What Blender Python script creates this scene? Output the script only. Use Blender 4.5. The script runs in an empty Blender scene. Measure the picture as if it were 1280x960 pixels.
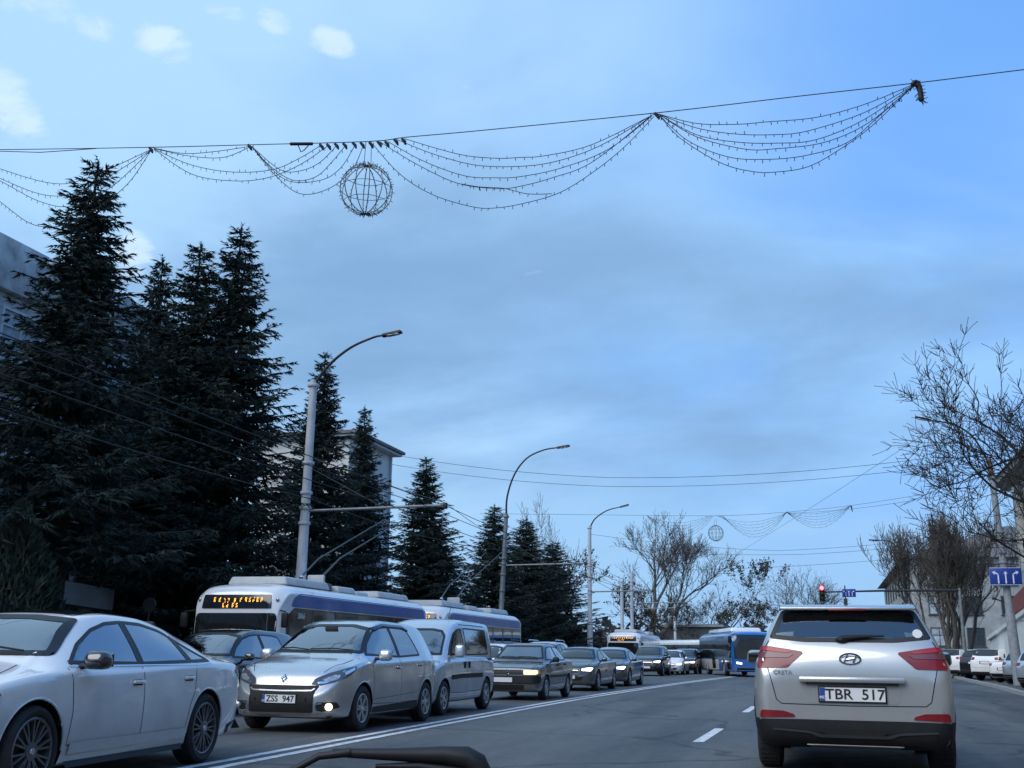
import bpy, bmesh, math, random
import numpy as np
from mathutils import Vector, Matrix
from mathutils.bvhtree import BVHTree
from mathutils.geometry import delaunay_2d_cdt

R = math.radians
scene = bpy.context.scene
COL = scene.collection
rnd = random.Random(11)

# ------------------------------------------------------------------ materials
MATS = {}
def mat(name, col, rough=.6, metal=0., coat=0., spec=.5, var=0., vscale=3., bump=0., bscale=40., dirt=None, emit=None, estr=0., col2=None, stretch=(1,1,1)):
    if name in MATS: return MATS[name]
    m = bpy.data.materials.new(name); m.use_nodes = True
    nt = m.node_tree; N = nt.nodes; L = nt.links; b = N['Principled BSDF']
    c = (*col, 1)
    b.inputs['Base Color'].default_value = c
    b.inputs['Roughness'].default_value = rough
    b.inputs['Metallic'].default_value = metal
    b.inputs['Coat Weight'].default_value = coat
    b.inputs['Coat Roughness'].default_value = .04; b.inputs['Coat IOR'].default_value = 1.65
    b.inputs['Specular IOR Level'].default_value = spec
    if emit:
        b.inputs['Emission Color'].default_value = (*emit, 1); b.inputs['Emission Strength'].default_value = estr
    tc = N.new('ShaderNodeTexCoord'); src = tc.outputs['Object']
    mp = N.new('ShaderNodeMapping'); mp.inputs['Scale'].default_value = stretch; L.new(src, mp.inputs['Vector']); src = mp.outputs['Vector']
    cur = None
    if var > 0 or col2:
        n = N.new('ShaderNodeTexNoise'); n.inputs['Scale'].default_value = vscale; n.inputs['Detail'].default_value = 6; n.inputs['Roughness'].default_value = .62
        L.new(src, n.inputs['Vector'])
        r = N.new('ShaderNodeValToRGB'); r.color_ramp.elements[0].position = .32; r.color_ramp.elements[1].position = .70
        lo = tuple(x * (1 - var) for x in col); hi = col2 if col2 else tuple(min(1, x * (1 + var)) for x in col)
        r.color_ramp.elements[0].color = (*lo, 1); r.color_ramp.elements[1].color = (*hi, 1)
        L.new(n.outputs['Fac'], r.inputs['Fac']); cur = r.outputs['Color']; L.new(cur, b.inputs['Base Color'])
    if dirt:   # road film: splashed grime with a ragged upper edge, dc colour, up to height h
        dc, h, amt = dirt
        sx = N.new('ShaderNodeSeparateXYZ'); L.new(tc.outputs['Object'], sx.inputs[0])
        n2 = N.new('ShaderNodeTexNoise'); n2.inputs['Scale'].default_value = 2.2; n2.inputs['Detail'].default_value = 8; L.new(tc.outputs['Object'], n2.inputs['Vector'])
        ma = N.new('ShaderNodeMath'); ma.operation = 'MULTIPLY_ADD'; ma.inputs[1].default_value = .9; L.new(n2.outputs['Fac'], ma.inputs[0]); L.new(sx.outputs['Z'], ma.inputs[2])
        mr = N.new('ShaderNodeMapRange'); mr.inputs['From Min'].default_value = h * .55 + .4; mr.inputs['From Max'].default_value = h + .55; mr.inputs['To Min'].default_value = amt; mr.inputs['To Max'].default_value = 0.0
        L.new(ma.outputs[0], mr.inputs['Value'])
        mx = N.new('ShaderNodeMixRGB'); mx.inputs['Color2'].default_value = (*dc, 1)
        if cur: L.new(cur, mx.inputs['Color1'])
        else: mx.inputs['Color1'].default_value = c
        L.new(mr.outputs[0], mx.inputs['Fac']); L.new(mx.outputs[0], b.inputs['Base Color'])
        m2 = N.new('ShaderNodeMapRange'); m2.inputs['To Min'].default_value = rough; m2.inputs['To Max'].default_value = .65; L.new(mr.outputs[0], m2.inputs['Value']); L.new(m2.outputs[0], b.inputs['Roughness'])
        m3 = N.new('ShaderNodeMath'); m3.operation = 'MULTIPLY_ADD'; m3.inputs[1].default_value = -coat * .8; m3.inputs[2].default_value = coat; L.new(mr.outputs[0], m3.inputs[0]); L.new(m3.outputs[0], b.inputs['Coat Weight'])
    if bump > 0:
        n3 = N.new('ShaderNodeTexNoise'); n3.inputs['Scale'].default_value = bscale; n3.inputs['Detail'].default_value = 5; L.new(src, n3.inputs['Vector'])
        bp = N.new('ShaderNodeBump'); bp.inputs['Strength'].default_value = bump; bp.inputs['Distance'].default_value = .02
        L.new(n3.outputs['Fac'], bp.inputs['Height']); L.new(bp.outputs['Normal'], b.inputs['Normal'])
    MATS[name] = m
    return m

def glass_mat(name, tint, gloss=.5):
    if name in MATS: return MATS[name]
    m = bpy.data.materials.new(name); m.use_nodes = True
    nt = m.node_tree; N = nt.nodes; L = nt.links
    N.remove(N['Principled BSDF'])
    t = N.new('ShaderNodeBsdfTransparent'); t.inputs[0].default_value = (*tint, 1)
    g = N.new('ShaderNodeBsdfGlossy'); g.inputs['Roughness'].default_value = .03; g.inputs[0].default_value = (.95, .97, 1, 1)
    fr = N.new('ShaderNodeFresnel'); fr.inputs['IOR'].default_value = 1.55
    mm = N.new('ShaderNodeMath'); mm.operation = 'MULTIPLY_ADD'; mm.inputs[1].default_value = 1.; mm.inputs[2].default_value = gloss * .30; mm.use_clamp = True
    L.new(fr.outputs[0], mm.inputs[0])
    mx = N.new('ShaderNodeMixShader'); L.new(mm.outputs[0], mx.inputs[0]); L.new(t.outputs[0], mx.inputs[1]); L.new(g.outputs[0], mx.inputs[2])
    L.new(mx.outputs[0], N['Material Output'].inputs[0])
    MATS[name] = m
    return m

GRIME = (.16, .155, .15)
def paint(name, col, metal=.0, rough=.32, dirt=.45, h=.75):
    return mat('paint_' + name, col, rough=rough, metal=metal, coat=1., var=.05, vscale=1.5, dirt=(GRIME, h, dirt))
BLK = mat('black_plastic', (.012, .0125, .013), rough=.55, spec=.3, var=.3, vscale=6)
TRIM = mat('rubber_trim', (.008, .008, .009), rough=.45)
SEAM = mat('seam_gap', (.006, .006, .006), rough=.9)
TYRE = mat('tyre_rubber', (.022, .022, .023), rough=.85, var=.35, vscale=9, bump=.3, bscale=60)
RIMS = mat('rim_alloy', (.42, .43, .44), rough=.38, metal=.8, var=.25, vscale=12)
RIMD = mat('rim_dark_alloy', (.17, .17, .175), rough=.4, metal=.7, var=.3, vscale=12)
CHROME = mat('chrome', (.75, .76, .78), rough=.12, metal=1)
INTER = mat('interior_dark', (.022, .022, .024), rough=.8)
SEATM = mat('seat_cloth', (.035, .035, .038), rough=.9)
GLASS = glass_mat('window_glass', (.26, .30, .31), .9)
WSGL = glass_mat('windscreen_glass', (.50, .56, .55), .8)
DGLASS = mat('dark_glass', (.012, .014, .015), rough=.05, spec=.7, coat=.3)
PRIV = glass_mat('tinted_rear_glass', (.50, .54, .54), .40)
LENS = mat('lamp_lens', (.45, .46, .46), rough=.12, metal=.55, coat=1, var=.6, vscale=14)
LENSD = mat('lamp_dark', (.06, .062, .065), rough=.12, coat=1)
LITW = mat('headlight_lit', (.7, .7, .66), emit=(1, .95, .80), estr=1.6)
LITY = mat('headlight_lit_warm', (.6, .55, .4), emit=(1, .78, .36), estr=.75)
FOGL = mat('fog_lamp_lit', (1, .8, .5), emit=(1, .74, .36), estr=4.5)
RED = mat('tail_red', (.19, .004, .010), rough=.3, coat=.25, var=.2, vscale=5)
REDL = mat('tail_red_bright', (.36, .012, .02), rough=.3, coat=.25)
REDCLR = mat('tail_smoked_clear', (.14, .04, .052), rough=.3, coat=.3)
PLATE = mat('plate_white', (.72, .73, .72), rough=.4)
PBLUE = mat('plate_blue', (.02, .07, .32), rough=.4)
INK = mat('plate_ink', (.012, .012, .014), rough=.5)
ORANGE = mat('indicator_amber', (.6, .2, .02), rough=.2, coat=1)

# ------------------------------------------------------------------ mesh builder
class MB:
    def __init__(s): s.v = []; s.f = []; s.m = []; s.mats = []
    def mi(s, m):
        if m not in s.mats: s.mats.append(m)
        return s.mats.index(m)
    def add(s, vs, fs, m):
        o = len(s.v); k = s.mi(m)
        s.v.extend(tuple(v) for v in vs)
        for f in fs: s.f.append(tuple(o + i for i in f)); s.m.append(k)
        return s
    def box(s, c, d, m, rz=0., rx=0., ry=0.):
        x, y, z = (q / 2 for q in d)
        vs = [Vector((a * x, b * y, e * z)) for a in (-1, 1) for b in (-1, 1) for e in (-1, 1)]
        if rx or ry or rz:
            M = Matrix.Rotation(rz, 3, 'Z') @ Matrix.Rotation(ry, 3, 'Y') @ Matrix.Rotation(rx, 3, 'X'); vs = [M @ v for v in vs]
        vs = [v + Vector(c) for v in vs]
        return s.add(vs, [(0, 1, 3, 2), (4, 6, 7, 5), (0, 4, 5, 1), (2, 3, 7, 6), (0, 2, 6, 4), (1, 5, 7, 3)], m)
    def rbox(s, c, d, m, r=.03, seg=2, rz=0., rx=0., ry=0., taper=None):
        bm = bmesh.new(); bmesh.ops.create_cube(bm, size=1)
        for v in bm.verts:
            v.co = Vector((v.co.x * d[0], v.co.y * d[1], v.co.z * d[2]))
            if taper and v.co.z > 0: v.co.x *= taper[0]; v.co.y *= taper[1]
        bmesh.ops.bevel(bm, geom=bm.edges[:], offset=min(r, min(d) * .45), segments=seg, profile=.5, affect='EDGES')
        M = Matrix.Translation(c) @ Matrix.Rotation(rz, 4, 'Z') @ Matrix.Rotation(ry, 4, 'Y') @ Matrix.Rotation(rx, 4, 'X')
        bm.verts.index_update()
        s.add([M @ v.co for v in bm.verts], [[v.index for v in f.verts] for f in bm.faces], m); bm.free(); return s
    def tube(s, pts, r, m, n=8, cap=True):
        pts = [Vector(p) for p in pts]; k = len(pts)
        rs = r if isinstance(r, (list, tuple)) else [r] * k
        t = (pts[1] - pts[0]).normalized(); up = Vector((0, 0, 1)) if abs(t.z) < .9 else Vector((1, 0, 0))
        u = t.cross(up).normalized(); vs = []
        for i, p in enumerate(pts):
            t = (pts[min(i + 1, k - 1)] - pts[max(i - 1, 0)]).normalized()
            u = (u - t * u.dot(t)).normalized(); w = t.cross(u)
            for j in range(n):
                a = 2 * math.pi * j / n; vs.append(p + (u * math.cos(a) + w * math.sin(a)) * rs[i])
        fs = [(i * n + j, i * n + (j + 1) % n, (i + 1) * n + (j + 1) % n, (i + 1) * n + j) for i in range(k - 1) for j in range(n)]
        if cap: fs += [tuple(range(n))[::-1], tuple((k - 1) * n + j for j in range(n))]
        return s.add(vs, fs, m)
    def lathe(s, prof, m, n=32, axis='y', c=(0, 0, 0), close=False):
        vs = []
        for (r, h) in prof:
            for j in range(n):
                a = 2 * math.pi * j / n; x, z = r * math.cos(a), r * math.sin(a)
                vs.append((x + c[0], h + c[1], z + c[2]) if axis == 'y' else (x + c[0], z + c[1], h + c[2]) if axis == 'z' else (h + c[0], x + c[1], z + c[2]))
        k = len(prof)
        fs = [(i * n + j, i * n + (j + 1) % n, (i + 1) * n + (j + 1) % n, (i + 1) * n + j) for i in range(k - 1) for j in range(n)]
        return s.add(vs, fs, m)
    def ellipsoid(s, c, d, m, n=16, k=10):
        pr = [(max(1e-4, math.sin(math.pi * i / k)), -math.cos(math.pi * i / k)) for i in range(k + 1)]
        o = len(s.v); s.lathe(pr, m, n, 'z')
        for i in range(o, len(s.v)):
            v = s.v[i]; s.v[i] = (v[0] * d[0] + c[0], v[1] * d[1] + c[1], v[2] * d[2] + c[2])
        return s
    def prism(s, poly, h0, h1, m, axis='z'):
        n = len(poly)
        P = (lambda a, b, h: (a, b, h)) if axis == 'z' else (lambda a, b, h: (a, h, b)) if axis == 'y' else (lambda a, b, h: (h, a, b))
        vs = [P(a, b, h0) for a, b in poly] + [P(a, b, h1) for a, b in poly]
        fs = [tuple(range(n))[::-1], tuple(range(n, 2 * n))] + [(i, (i + 1) % n, n + (i + 1) % n, n + i) for i in range(n)]
        return s.add(vs, fs, m)
    def xform(s, M, start=0):
        for i in range(start, len(s.v)): s.v[i] = tuple(M @ Vector(s.v[i]))
        return s
    def build(s, name, parent=None, smooth=40, loc=None, rz=0., recalc=False):
        me = bpy.data.meshes.new(name); me.from_pydata(s.v, [], s.f)
        for m in s.mats: me.materials.append(m)
        me.polygons.foreach_set('material_index', s.m)
        if recalc:
            bm = bmesh.new(); bm.from_mesh(me); bmesh.ops.recalc_face_normals(bm, faces=bm.faces[:]); bm.to_mesh(me); bm.free()
        me.update()
        if smooth:
            me.polygons.foreach_set('use_smooth', [True] * len(me.polygons)); me.set_sharp_from_angle(angle=R(smooth))
        o = bpy.data.objects.new(name, me); COL.objects.link(o)
        if parent: o.parent = parent
        if loc: o.location = loc
        o.rotation_euler.z = rz
        return o

def tag(o, label=None, cat=None, group=None, kind=None):
    if label: o['label'] = label
    if cat: o['category'] = cat
    if group: o['group'] = group
    if kind: o['kind'] = kind
    return o
def thing(name, label, cat, loc=(0, 0, 0), rz=0., group=None):
    o = bpy.data.objects.new(name, None); COL.objects.link(o); o.location = loc; o.rotation_euler.z = rz
    o.empty_display_size = .2
    return tag(o, label, cat, group)
def copy_tree(o, parent=None):
    c = o.copy(); COL.objects.link(c)
    if parent is not None: c.parent = parent
    for ch in [x for x in COL.objects if x.parent == o]: copy_tree(ch, c)
    return c

_TXT = {}
def text_mesh(s, size, depth=.004):
    """verts, faces of a text lying in the local XY plane, centred"""
    k = (s, size)
    if k not in _TXT:
        cu = bpy.data.curves.new('t', 'FONT'); cu.body = s; cu.size = size; cu.align_x = 'CENTER'; cu.align_y = 'CENTER'; cu.extrude = depth / 2; cu.offset = size * .012; cu.resolution_u = 3
        o = bpy.data.objects.new('t', cu); COL.objects.link(o)
        bpy.context.view_layer.update()
        me = bpy.data.meshes.new_from_object(o.evaluated_get(bpy.context.evaluated_depsgraph_get()))
        _TXT[k] = ([v.co.copy() for v in me.vertices], [tuple(p.vertices) for p in me.polygons])
        bpy.data.objects.remove(o); bpy.data.curves.remove(cu); bpy.data.meshes.remove(me)
    return _TXT[k]

# ------------------------------------------------------------------ vehicle body
def pchip(pts):
    x = np.array([p[0] for p in pts], float); y = np.array([p[1] for p in pts], float)
    h = np.diff(x); d = np.diff(y) / h; n = len(x); m = np.zeros(n)
    for i in range(1, n - 1):
        if d[i - 1] * d[i] > 0:
            w1 = 2 * h[i] + h[i - 1]; w2 = h[i] + 2 * h[i - 1]; m[i] = (w1 + w2) / (w1 / d[i - 1] + w2 / d[i])
    m[0], m[-1] = d[0], d[-1]
    def f(q):
        q = min(max(q, x[0]), x[-1]); i = min(max(int(np.searchsorted(x, q)) - 1, 0), n - 2)
        t = (q - x[i]) / h[i]
        return float((2*t**3 - 3*t*t + 1) * y[i] + (t**3 - 2*t*t + t) * h[i] * m[i] + (-2*t**3 + 3*t*t) * y[i+1] + (t**3 - t*t) * h[i] * m[i+1])
    return f

def catmull(P, ns):
    out = [P[0]]; k = len(P)
    for i in range(k - 1):
        p0 = P[max(i - 1, 0)]; p1 = P[i]; p2 = P[i + 1]; p3 = P[min(i + 2, k - 1)]
        for j in range(1, ns[i] + 1):
            t = j / ns[i]
            out.append(tuple(.5 * (2*p1[a] + (-p0[a] + p2[a]) * t + (2*p0[a] - 5*p1[a] + 4*p2[a] - p3[a]) * t*t + (-p0[a] + 3*p1[a] - 3*p2[a] + p3[a]) * t**3) for a in range(len(p1))))
    return out

def inside(poly, x, y):
    c = False; n = len(poly); j = n - 1
    for i in range(n):
        xi, yi = poly[i][0], poly[i][1]; xj, yj = poly[j][0], poly[j][1]
        if (yi > y) != (yj > y) and x < (xj - xi) * (y - yi) / (yj - yi) + xi: c = not c
        j = i
    return c

def rounded(poly, r=.04, n=4):
    out = []; k = len(poly)
    for i in range(k):
        p = Vector(poly[i]); a = Vector(poly[i - 1]) - p; b = Vector(poly[(i + 1) % k]) - p
        q = min(r, a.length * .4, b.length * .4); A = p + a.normalized() * q; B = p + b.normalized() * q
        for j in range(n + 1):
            t = j / n; out.append(tuple(A * (1 - t)**2 + p * 2 * t * (1 - t) + B * t * t))
    return out

def dens(poly, step, closed=True):
    out = []; k = len(poly)
    for i in range(k if closed else k - 1):
        a = Vector(poly[i]); b = Vector(poly[(i + 1) % k]); n = max(1, math.ceil((b - a).length / step))
        for j in range(n): out.append(tuple(a.lerp(b, j / n)))
    if not closed: out.append(tuple(poly[-1]))
    return out

def shrink(poly, w):
    k = len(poly); ar = sum(poly[i][0] * poly[(i + 1) % k][1] - poly[(i + 1) % k][0] * poly[i][1] for i in range(k)); sg = 1 if ar > 0 else -1
    out = []
    for i in range(k):
        a = Vector(poly[i - 1]); b = Vector(poly[(i + 1) % k]); t = (b - a)
        if t.length < 1e-9: out.append(poly[i]); continue
        t.normalize(); out.append((poly[i][0] - t.y * w * sg, poly[i][1] + t.x * w * sg))
    return out

class Skin:
    """a vehicle skin that patches, seams and lamps are laid onto"""
    def __init__(s, v, f):
        s.bvh = BVHTree.FromPolygons(v, f)
    def axes(s, a):
        if a == 'top': return Vector((0, 0, -1)), Vector((1, 0, 0)), Vector((0, 1, 0))
        a = R(a); return Vector((-math.cos(a), -math.sin(a), 0)), Vector((-math.sin(a), math.cos(a), 0)), Vector((0, 0, 1))
    def to2(s, P, a):
        d, u, w = s.axes(a); return [(u.dot(Vector(p)), w.dot(Vector(p))) for p in P]
    def hit(s, q, a, eps):
        d, u, w = s.axes(a); o = u * q[0] + w * q[1] - d * 12
        loc, nor, _, _ = s.bvh.ray_cast(o, d)
        if loc is None:
            loc, nor, _, _ = s.bvh.find_nearest(u * q[0] + w * q[1] - d * 2.0)
            o2 = u * q[0] + w * q[1]; loc = o2 + d * d.dot(loc)
        if nor.dot(d) > 0: nor = -nor
        return loc + nor * eps, nor
    def patch(s, mb, P, a, m, eps=.004, step=.06, rr=.03, skirt=.012, flat2=False):
        poly = P if flat2 else s.to2(P, a)
        if rr: poly = rounded(poly, rr)
        poly = dens(poly, step)
        xs = [p[0] for p in poly]; ys = [p[1] for p in poly]
        pts = list(poly); n0 = len(pts)
        gx = np.arange(min(xs) + step * .6, max(xs), step); gy = np.arange(min(ys) + step * .6, max(ys), step)
        inn = shrink(poly, step * .35)
        for x in gx:
            for y in gy:
                if inside(inn, x, y): pts.append((x, y))
        r = delaunay_2d_cdt([Vector(p) for p in pts], [(i, (i + 1) % n0) for i in range(n0)], [], 1, 1e-5)
        V2, F = r[0], r[2]; V = []; NN = []
        for q in V2:
            p, nn = s.hit(q, a, eps); V.append(p); NN.append(nn)
        d = s.axes(a)[0]; F2 = []
        for f in F:
            f = tuple(f)
            nn = (V[f[1]] - V[f[0]]).cross(V[f[2]] - V[f[0]])
            F2.append(f if nn.dot(d) < 0 else f[::-1])
        if skirt:
            org = r[3]; ring = list(range(n0))
            idx = {}
            for k, oo in enumerate(org):
                for q in oo: idx.setdefault(q, k)
            ring = [idx.get(i, None) for i in ring]
            base = len(V)
            ok = [q for q in ring if q is not None]
            for q in ok: V.append(V[q] - NN[q] * (eps + skirt * .3))
            k = len(ok); F2 += [(ok[i], base + i, base + (i + 1) % k, ok[(i + 1) % k]) for i in range(k)]
        mb.add(V, F2, m); return mb
    def ring(s, mb, P, a, m, w=.04, eps=.006, step=.05, rr=.03):
        poly = dens(rounded(s.to2(P, a), rr), step); inn = shrink(poly, w); n = len(poly)
        o = [s.hit(q, a, eps)[0] for q in poly]; i_ = [s.hit(q, a, eps)[0] for q in inn]
        e = [s.hit(q, a, -.006)[0] for q in poly]; g = [s.hit(q, a, -.012)[0] for q in inn]
        V = o + i_ + e + g; F = []
        for k in range(n):
            l = (k + 1) % n
            F += [(k, l, n + l, n + k), (2*n + k, 2*n + l, l, k), (n + k, n + l, 3*n + l, 3*n + k)]
        mb.add(V, F, m); return inn
    def strip(s, mb, P, a, m, w=.008, eps=.0025, step=.06):
        L2 = dens(s.to2(P, a), step, False); n = len(L2); V = []
        for i, p in enumerate(L2):
            A = Vector(L2[max(i - 1, 0)]); B = Vector(L2[min(i + 1, n - 1)]); t = (B - A).normalized(); q = Vector((-t.y, t.x)) * w / 2
            V.append(s.hit(Vector(p) + q, a, eps)[0]); V.append(s.hit(Vector(p) - q, a, eps)[0])
        mb.add(V, [(2*i, 2*i + 1, 2*i + 3, 2*i + 2) for i in range(n - 1)], m); return mb

def loft(sp, dense=.045):
    top, bot, wid, belt, roofw = (pchip(sp[k]) for k in ('top', 'bot', 'wid', 'belt', 'roofw'))
    crown = pchip(sp['crown']) if 'crown' in sp else (lambda x: .05)
    xr, xf = sp['top'][0][0], sp['top'][-1][0]
    e = [0, .005, .014, .028, .048, .075, .11, .15]
    xs = sorted(set([round(q, 4) for q in np.arange(xr + .19, xf - .17, dense)] + [round(xr + q, 4) for q in e] + [round(xf - q, 4) for q in e]))
    rings = []; sh = sp.get('tuck', .055)
    for x in xs:
        w = wid(x); zb = bot(x); zt = max(top(x), zb + .04); zs = min(belt(x), zt - .012); wt = min(roofw(x), w - .03); cr = crown(x)
        h = zs - zb; d = zt - zs; ce = min(cr, .6 * d)
        yb = w - sh; k = min(1, d / .4); bul = sp.get('bulge', .018)
        wt = min(wt, yb - .004)
        P = [(0, zb), (.62 * w, zb), (w - .09, zb + .004), (w - .035, zb + .10 * h), (w - .008, zb + .32 * h), (w, zb + .56 * h), (w - .008, zb + .78 * h), (w - .022, zs - .07 * h), (yb, zs)]
        P += [(yb + (wt - yb) * t + bul * k * math.sin(math.pi * t), zs + (d - ce) * t) for t in (.33, .68)]
        P += [(wt, zt - ce), (wt * .9, zt - ce * .52), (wt * .68, zt - ce * .2), (wt * .36, zt - ce * .05), (0, zt)]
        half = catmull(P, [1, 3, 2, 3, 4, 4, 4, 3, 2, 4, 4, 3, 2, 2, 2])
        rings.append([(x, y, z) for y, z in half] + [(x, -y, z) for y, z in half[-2:0:-1]])
    return xs, rings, (top, bot, wid, belt)

def body_mesh(sp, pm, dense=.045):
    xs, rings, fn = loft(sp, dense); n = len(rings[0]); k = len(rings)
    V = [Vector(p) for r in rings for p in r]
    F = [(i * n + j, (i + 1) * n + j, (i + 1) * n + (j + 1) % n, i * n + (j + 1) % n) for i in range(k - 1) for j in range(n)]
    F += [tuple(range(n)), tuple((k - 1) * n + j for j in range(n))[::-1]]
    return V, F, fn, n, k

def wheel_parts(parent, r, w, x, y, side, style, steer=0.):
    key = (r, w, style)
    if key not in WCACHE:
        a = MB(); ri = r * (.76 if style == 'multi' else .66); hw = w / 2
        a.lathe([(ri, -hw + .02), (ri + .01, -hw + .004), (ri + .3 * (r - ri), -hw - .004), (r - .028, -hw + .004), (r - .008, -hw + .018), (r, -hw + .04), (r + .0005, 0), (r, hw - .04), (r - .008, hw - .018), (r - .028, hw - .004), (ri + .55 * (r - ri), hw + .006), (ri + .3 * (r - ri), hw + .004), (ri + .01, hw - .004), (ri, hw - .02), (ri - .012, hw - .05), (ri - .012, -hw + .02)], TYRE, 44)
        for q in range(40):
            an = 2 * math.pi * q / 40
            a.box((math.cos(an) * r * .999, 0, math.sin(an) * r * .999), (.012, w * .72, .008), TYRE, ry=-an)
        b = MB(); rm = {'multi': RIMD, 'alloy': RIMS, 'steel': RIMS, 'dark': RIMD}[style]
        b.lathe([(ri - .002, hw - .012), (ri - .012, hw - .004), (ri - .025, hw - .012), (ri - .03, hw - .04), (ri - .05, -hw * .5)], rm, 44)
        b.lathe([(ri - .03, -.02), (.001, -.02)], mat('brake_dark', (.02, .02, .021), rough=.7), 32)
        b.lathe([(ri * .62, .0), (ri * .62, .012), (.05, .012)], mat('brake_disc', (.16, .16, .165), rough=.45, metal=.8), 32)
        ns, sw = {'multi': (10, .030), 'alloy': (6, .055), 'steel': (7, .075), 'dark': (5, .06)}[style]
        for q in range(ns):
            an = 2 * math.pi * q / ns
            dv = ((-.13, .13) if style == 'multi' else (-.16, .16) if style == 'alloy' else (0,))
            for dd in dv:
                i0 = Vector((math.cos(an) * .05, 0, math.sin(an) * .05)); o0 = Vector((math.cos(an + dd) * (ri - .012), 0, math.sin(an + dd) * (ri - .012)))
                t = (o0 - i0).normalized(); u = Vector((-t.z, 0, t.x)); s1 = sw * (.5 if len(dv) > 1 else 1)
                ya, yb = hw - .028, hw - .012
                vs = [i0 + u * s1 * .6 + Vector((0, ya + .01, 0)), i0 - u * s1 * .6 + Vector((0, ya + .01, 0)), o0 - u * s1 * .5 + Vector((0, yb, 0)), o0 + u * s1 * .5 + Vector((0, yb, 0))]
                vs += [q_ - Vector((0, .03, 0)) for q_ in vs]
                b.add(vs, [(0, 1, 2, 3), (7, 6, 5, 4), (0, 4, 5, 1), (1, 5, 6, 2), (2, 6, 7, 3), (3, 7, 4, 0)], rm)
        b.lathe([(.075, hw - .03), (.07, hw - .012), (.03, hw - .008), (.001, hw - .008)], rm, 20)
        b.lathe([(.028, hw - .0078), (.026, hw - .003), (.001, hw - .003)], CHROME, 16)
        WCACHE[key] = (a, b)
    a, b = WCACHE[key]
    if not isinstance(a, bpy.types.Mesh):
        o1 = a.build('wheel', parent, 35); o2 = b.build('rim', o1, 35); WCACHE[key] = (o1.data, o2.data)
    else:
        o1 = bpy.data.objects.new('wheel', a); COL.objects.link(o1); o1.parent = parent
        o2 = bpy.data.objects.new('rim', b); COL.objects.link(o2); o2.parent = o1
    o1.location = (x, side * (y - w / 2), r); o1.rotation_euler = (0, rnd.uniform(0, 6), (0 if side > 0 else math.pi) + steer)
    return o1
WCACHE = {}

def plate(parent, sk, x, a, z, textstr, w=.52, y=0., h=.112, lift=0.):
    """number plate, flat, facing along +x (a=0) or -x (a=180)"""
    p, _ = sk.hit((y if a == 0 else -y, z), a, .012 + lift)
    mb = MB(); sg = 1 if a == 0 else -1
    mb.rbox((0, 0, 0), (.014, w + .03, h + .03), BLK, .006)
    mb.box((sg * .008, 0, 0), (.004, w, h), PLATE)
    mb.box((sg * .0085, -sg * -1 * (-w / 2 + .023) if False else sg * (-w / 2 + .023), 0), (.0045, .044, h - .002), PBLUE)
    if textstr:
        v, f = text_mesh(textstr, h * 1.08)
        M = Matrix(((0, 0, sg), (sg, 0, 0), (0, 1, 0))).to_4x4()
        M = Matrix.Translation((sg * .0115, sg * .022, -.002)) @ M
        mb.add([M @ q for q in v], f, INK)
        v, f = text_mesh('MD', h * .3)
        M2 = Matrix.Translation((sg * .012, sg * (-w / 2 + .023), -.03)) @ Matrix(((0, 0, sg), (sg, 0, 0), (0, 1, 0))).to_4x4()
        mb.add([M2 @ q for q in v], f, PLATE)
    o = mb.build('number_plate', parent, 30); o.location = (p.x, y, z)
    return o

def P3(x, pts): return [(x, y, z) for y, z in pts]

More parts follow.
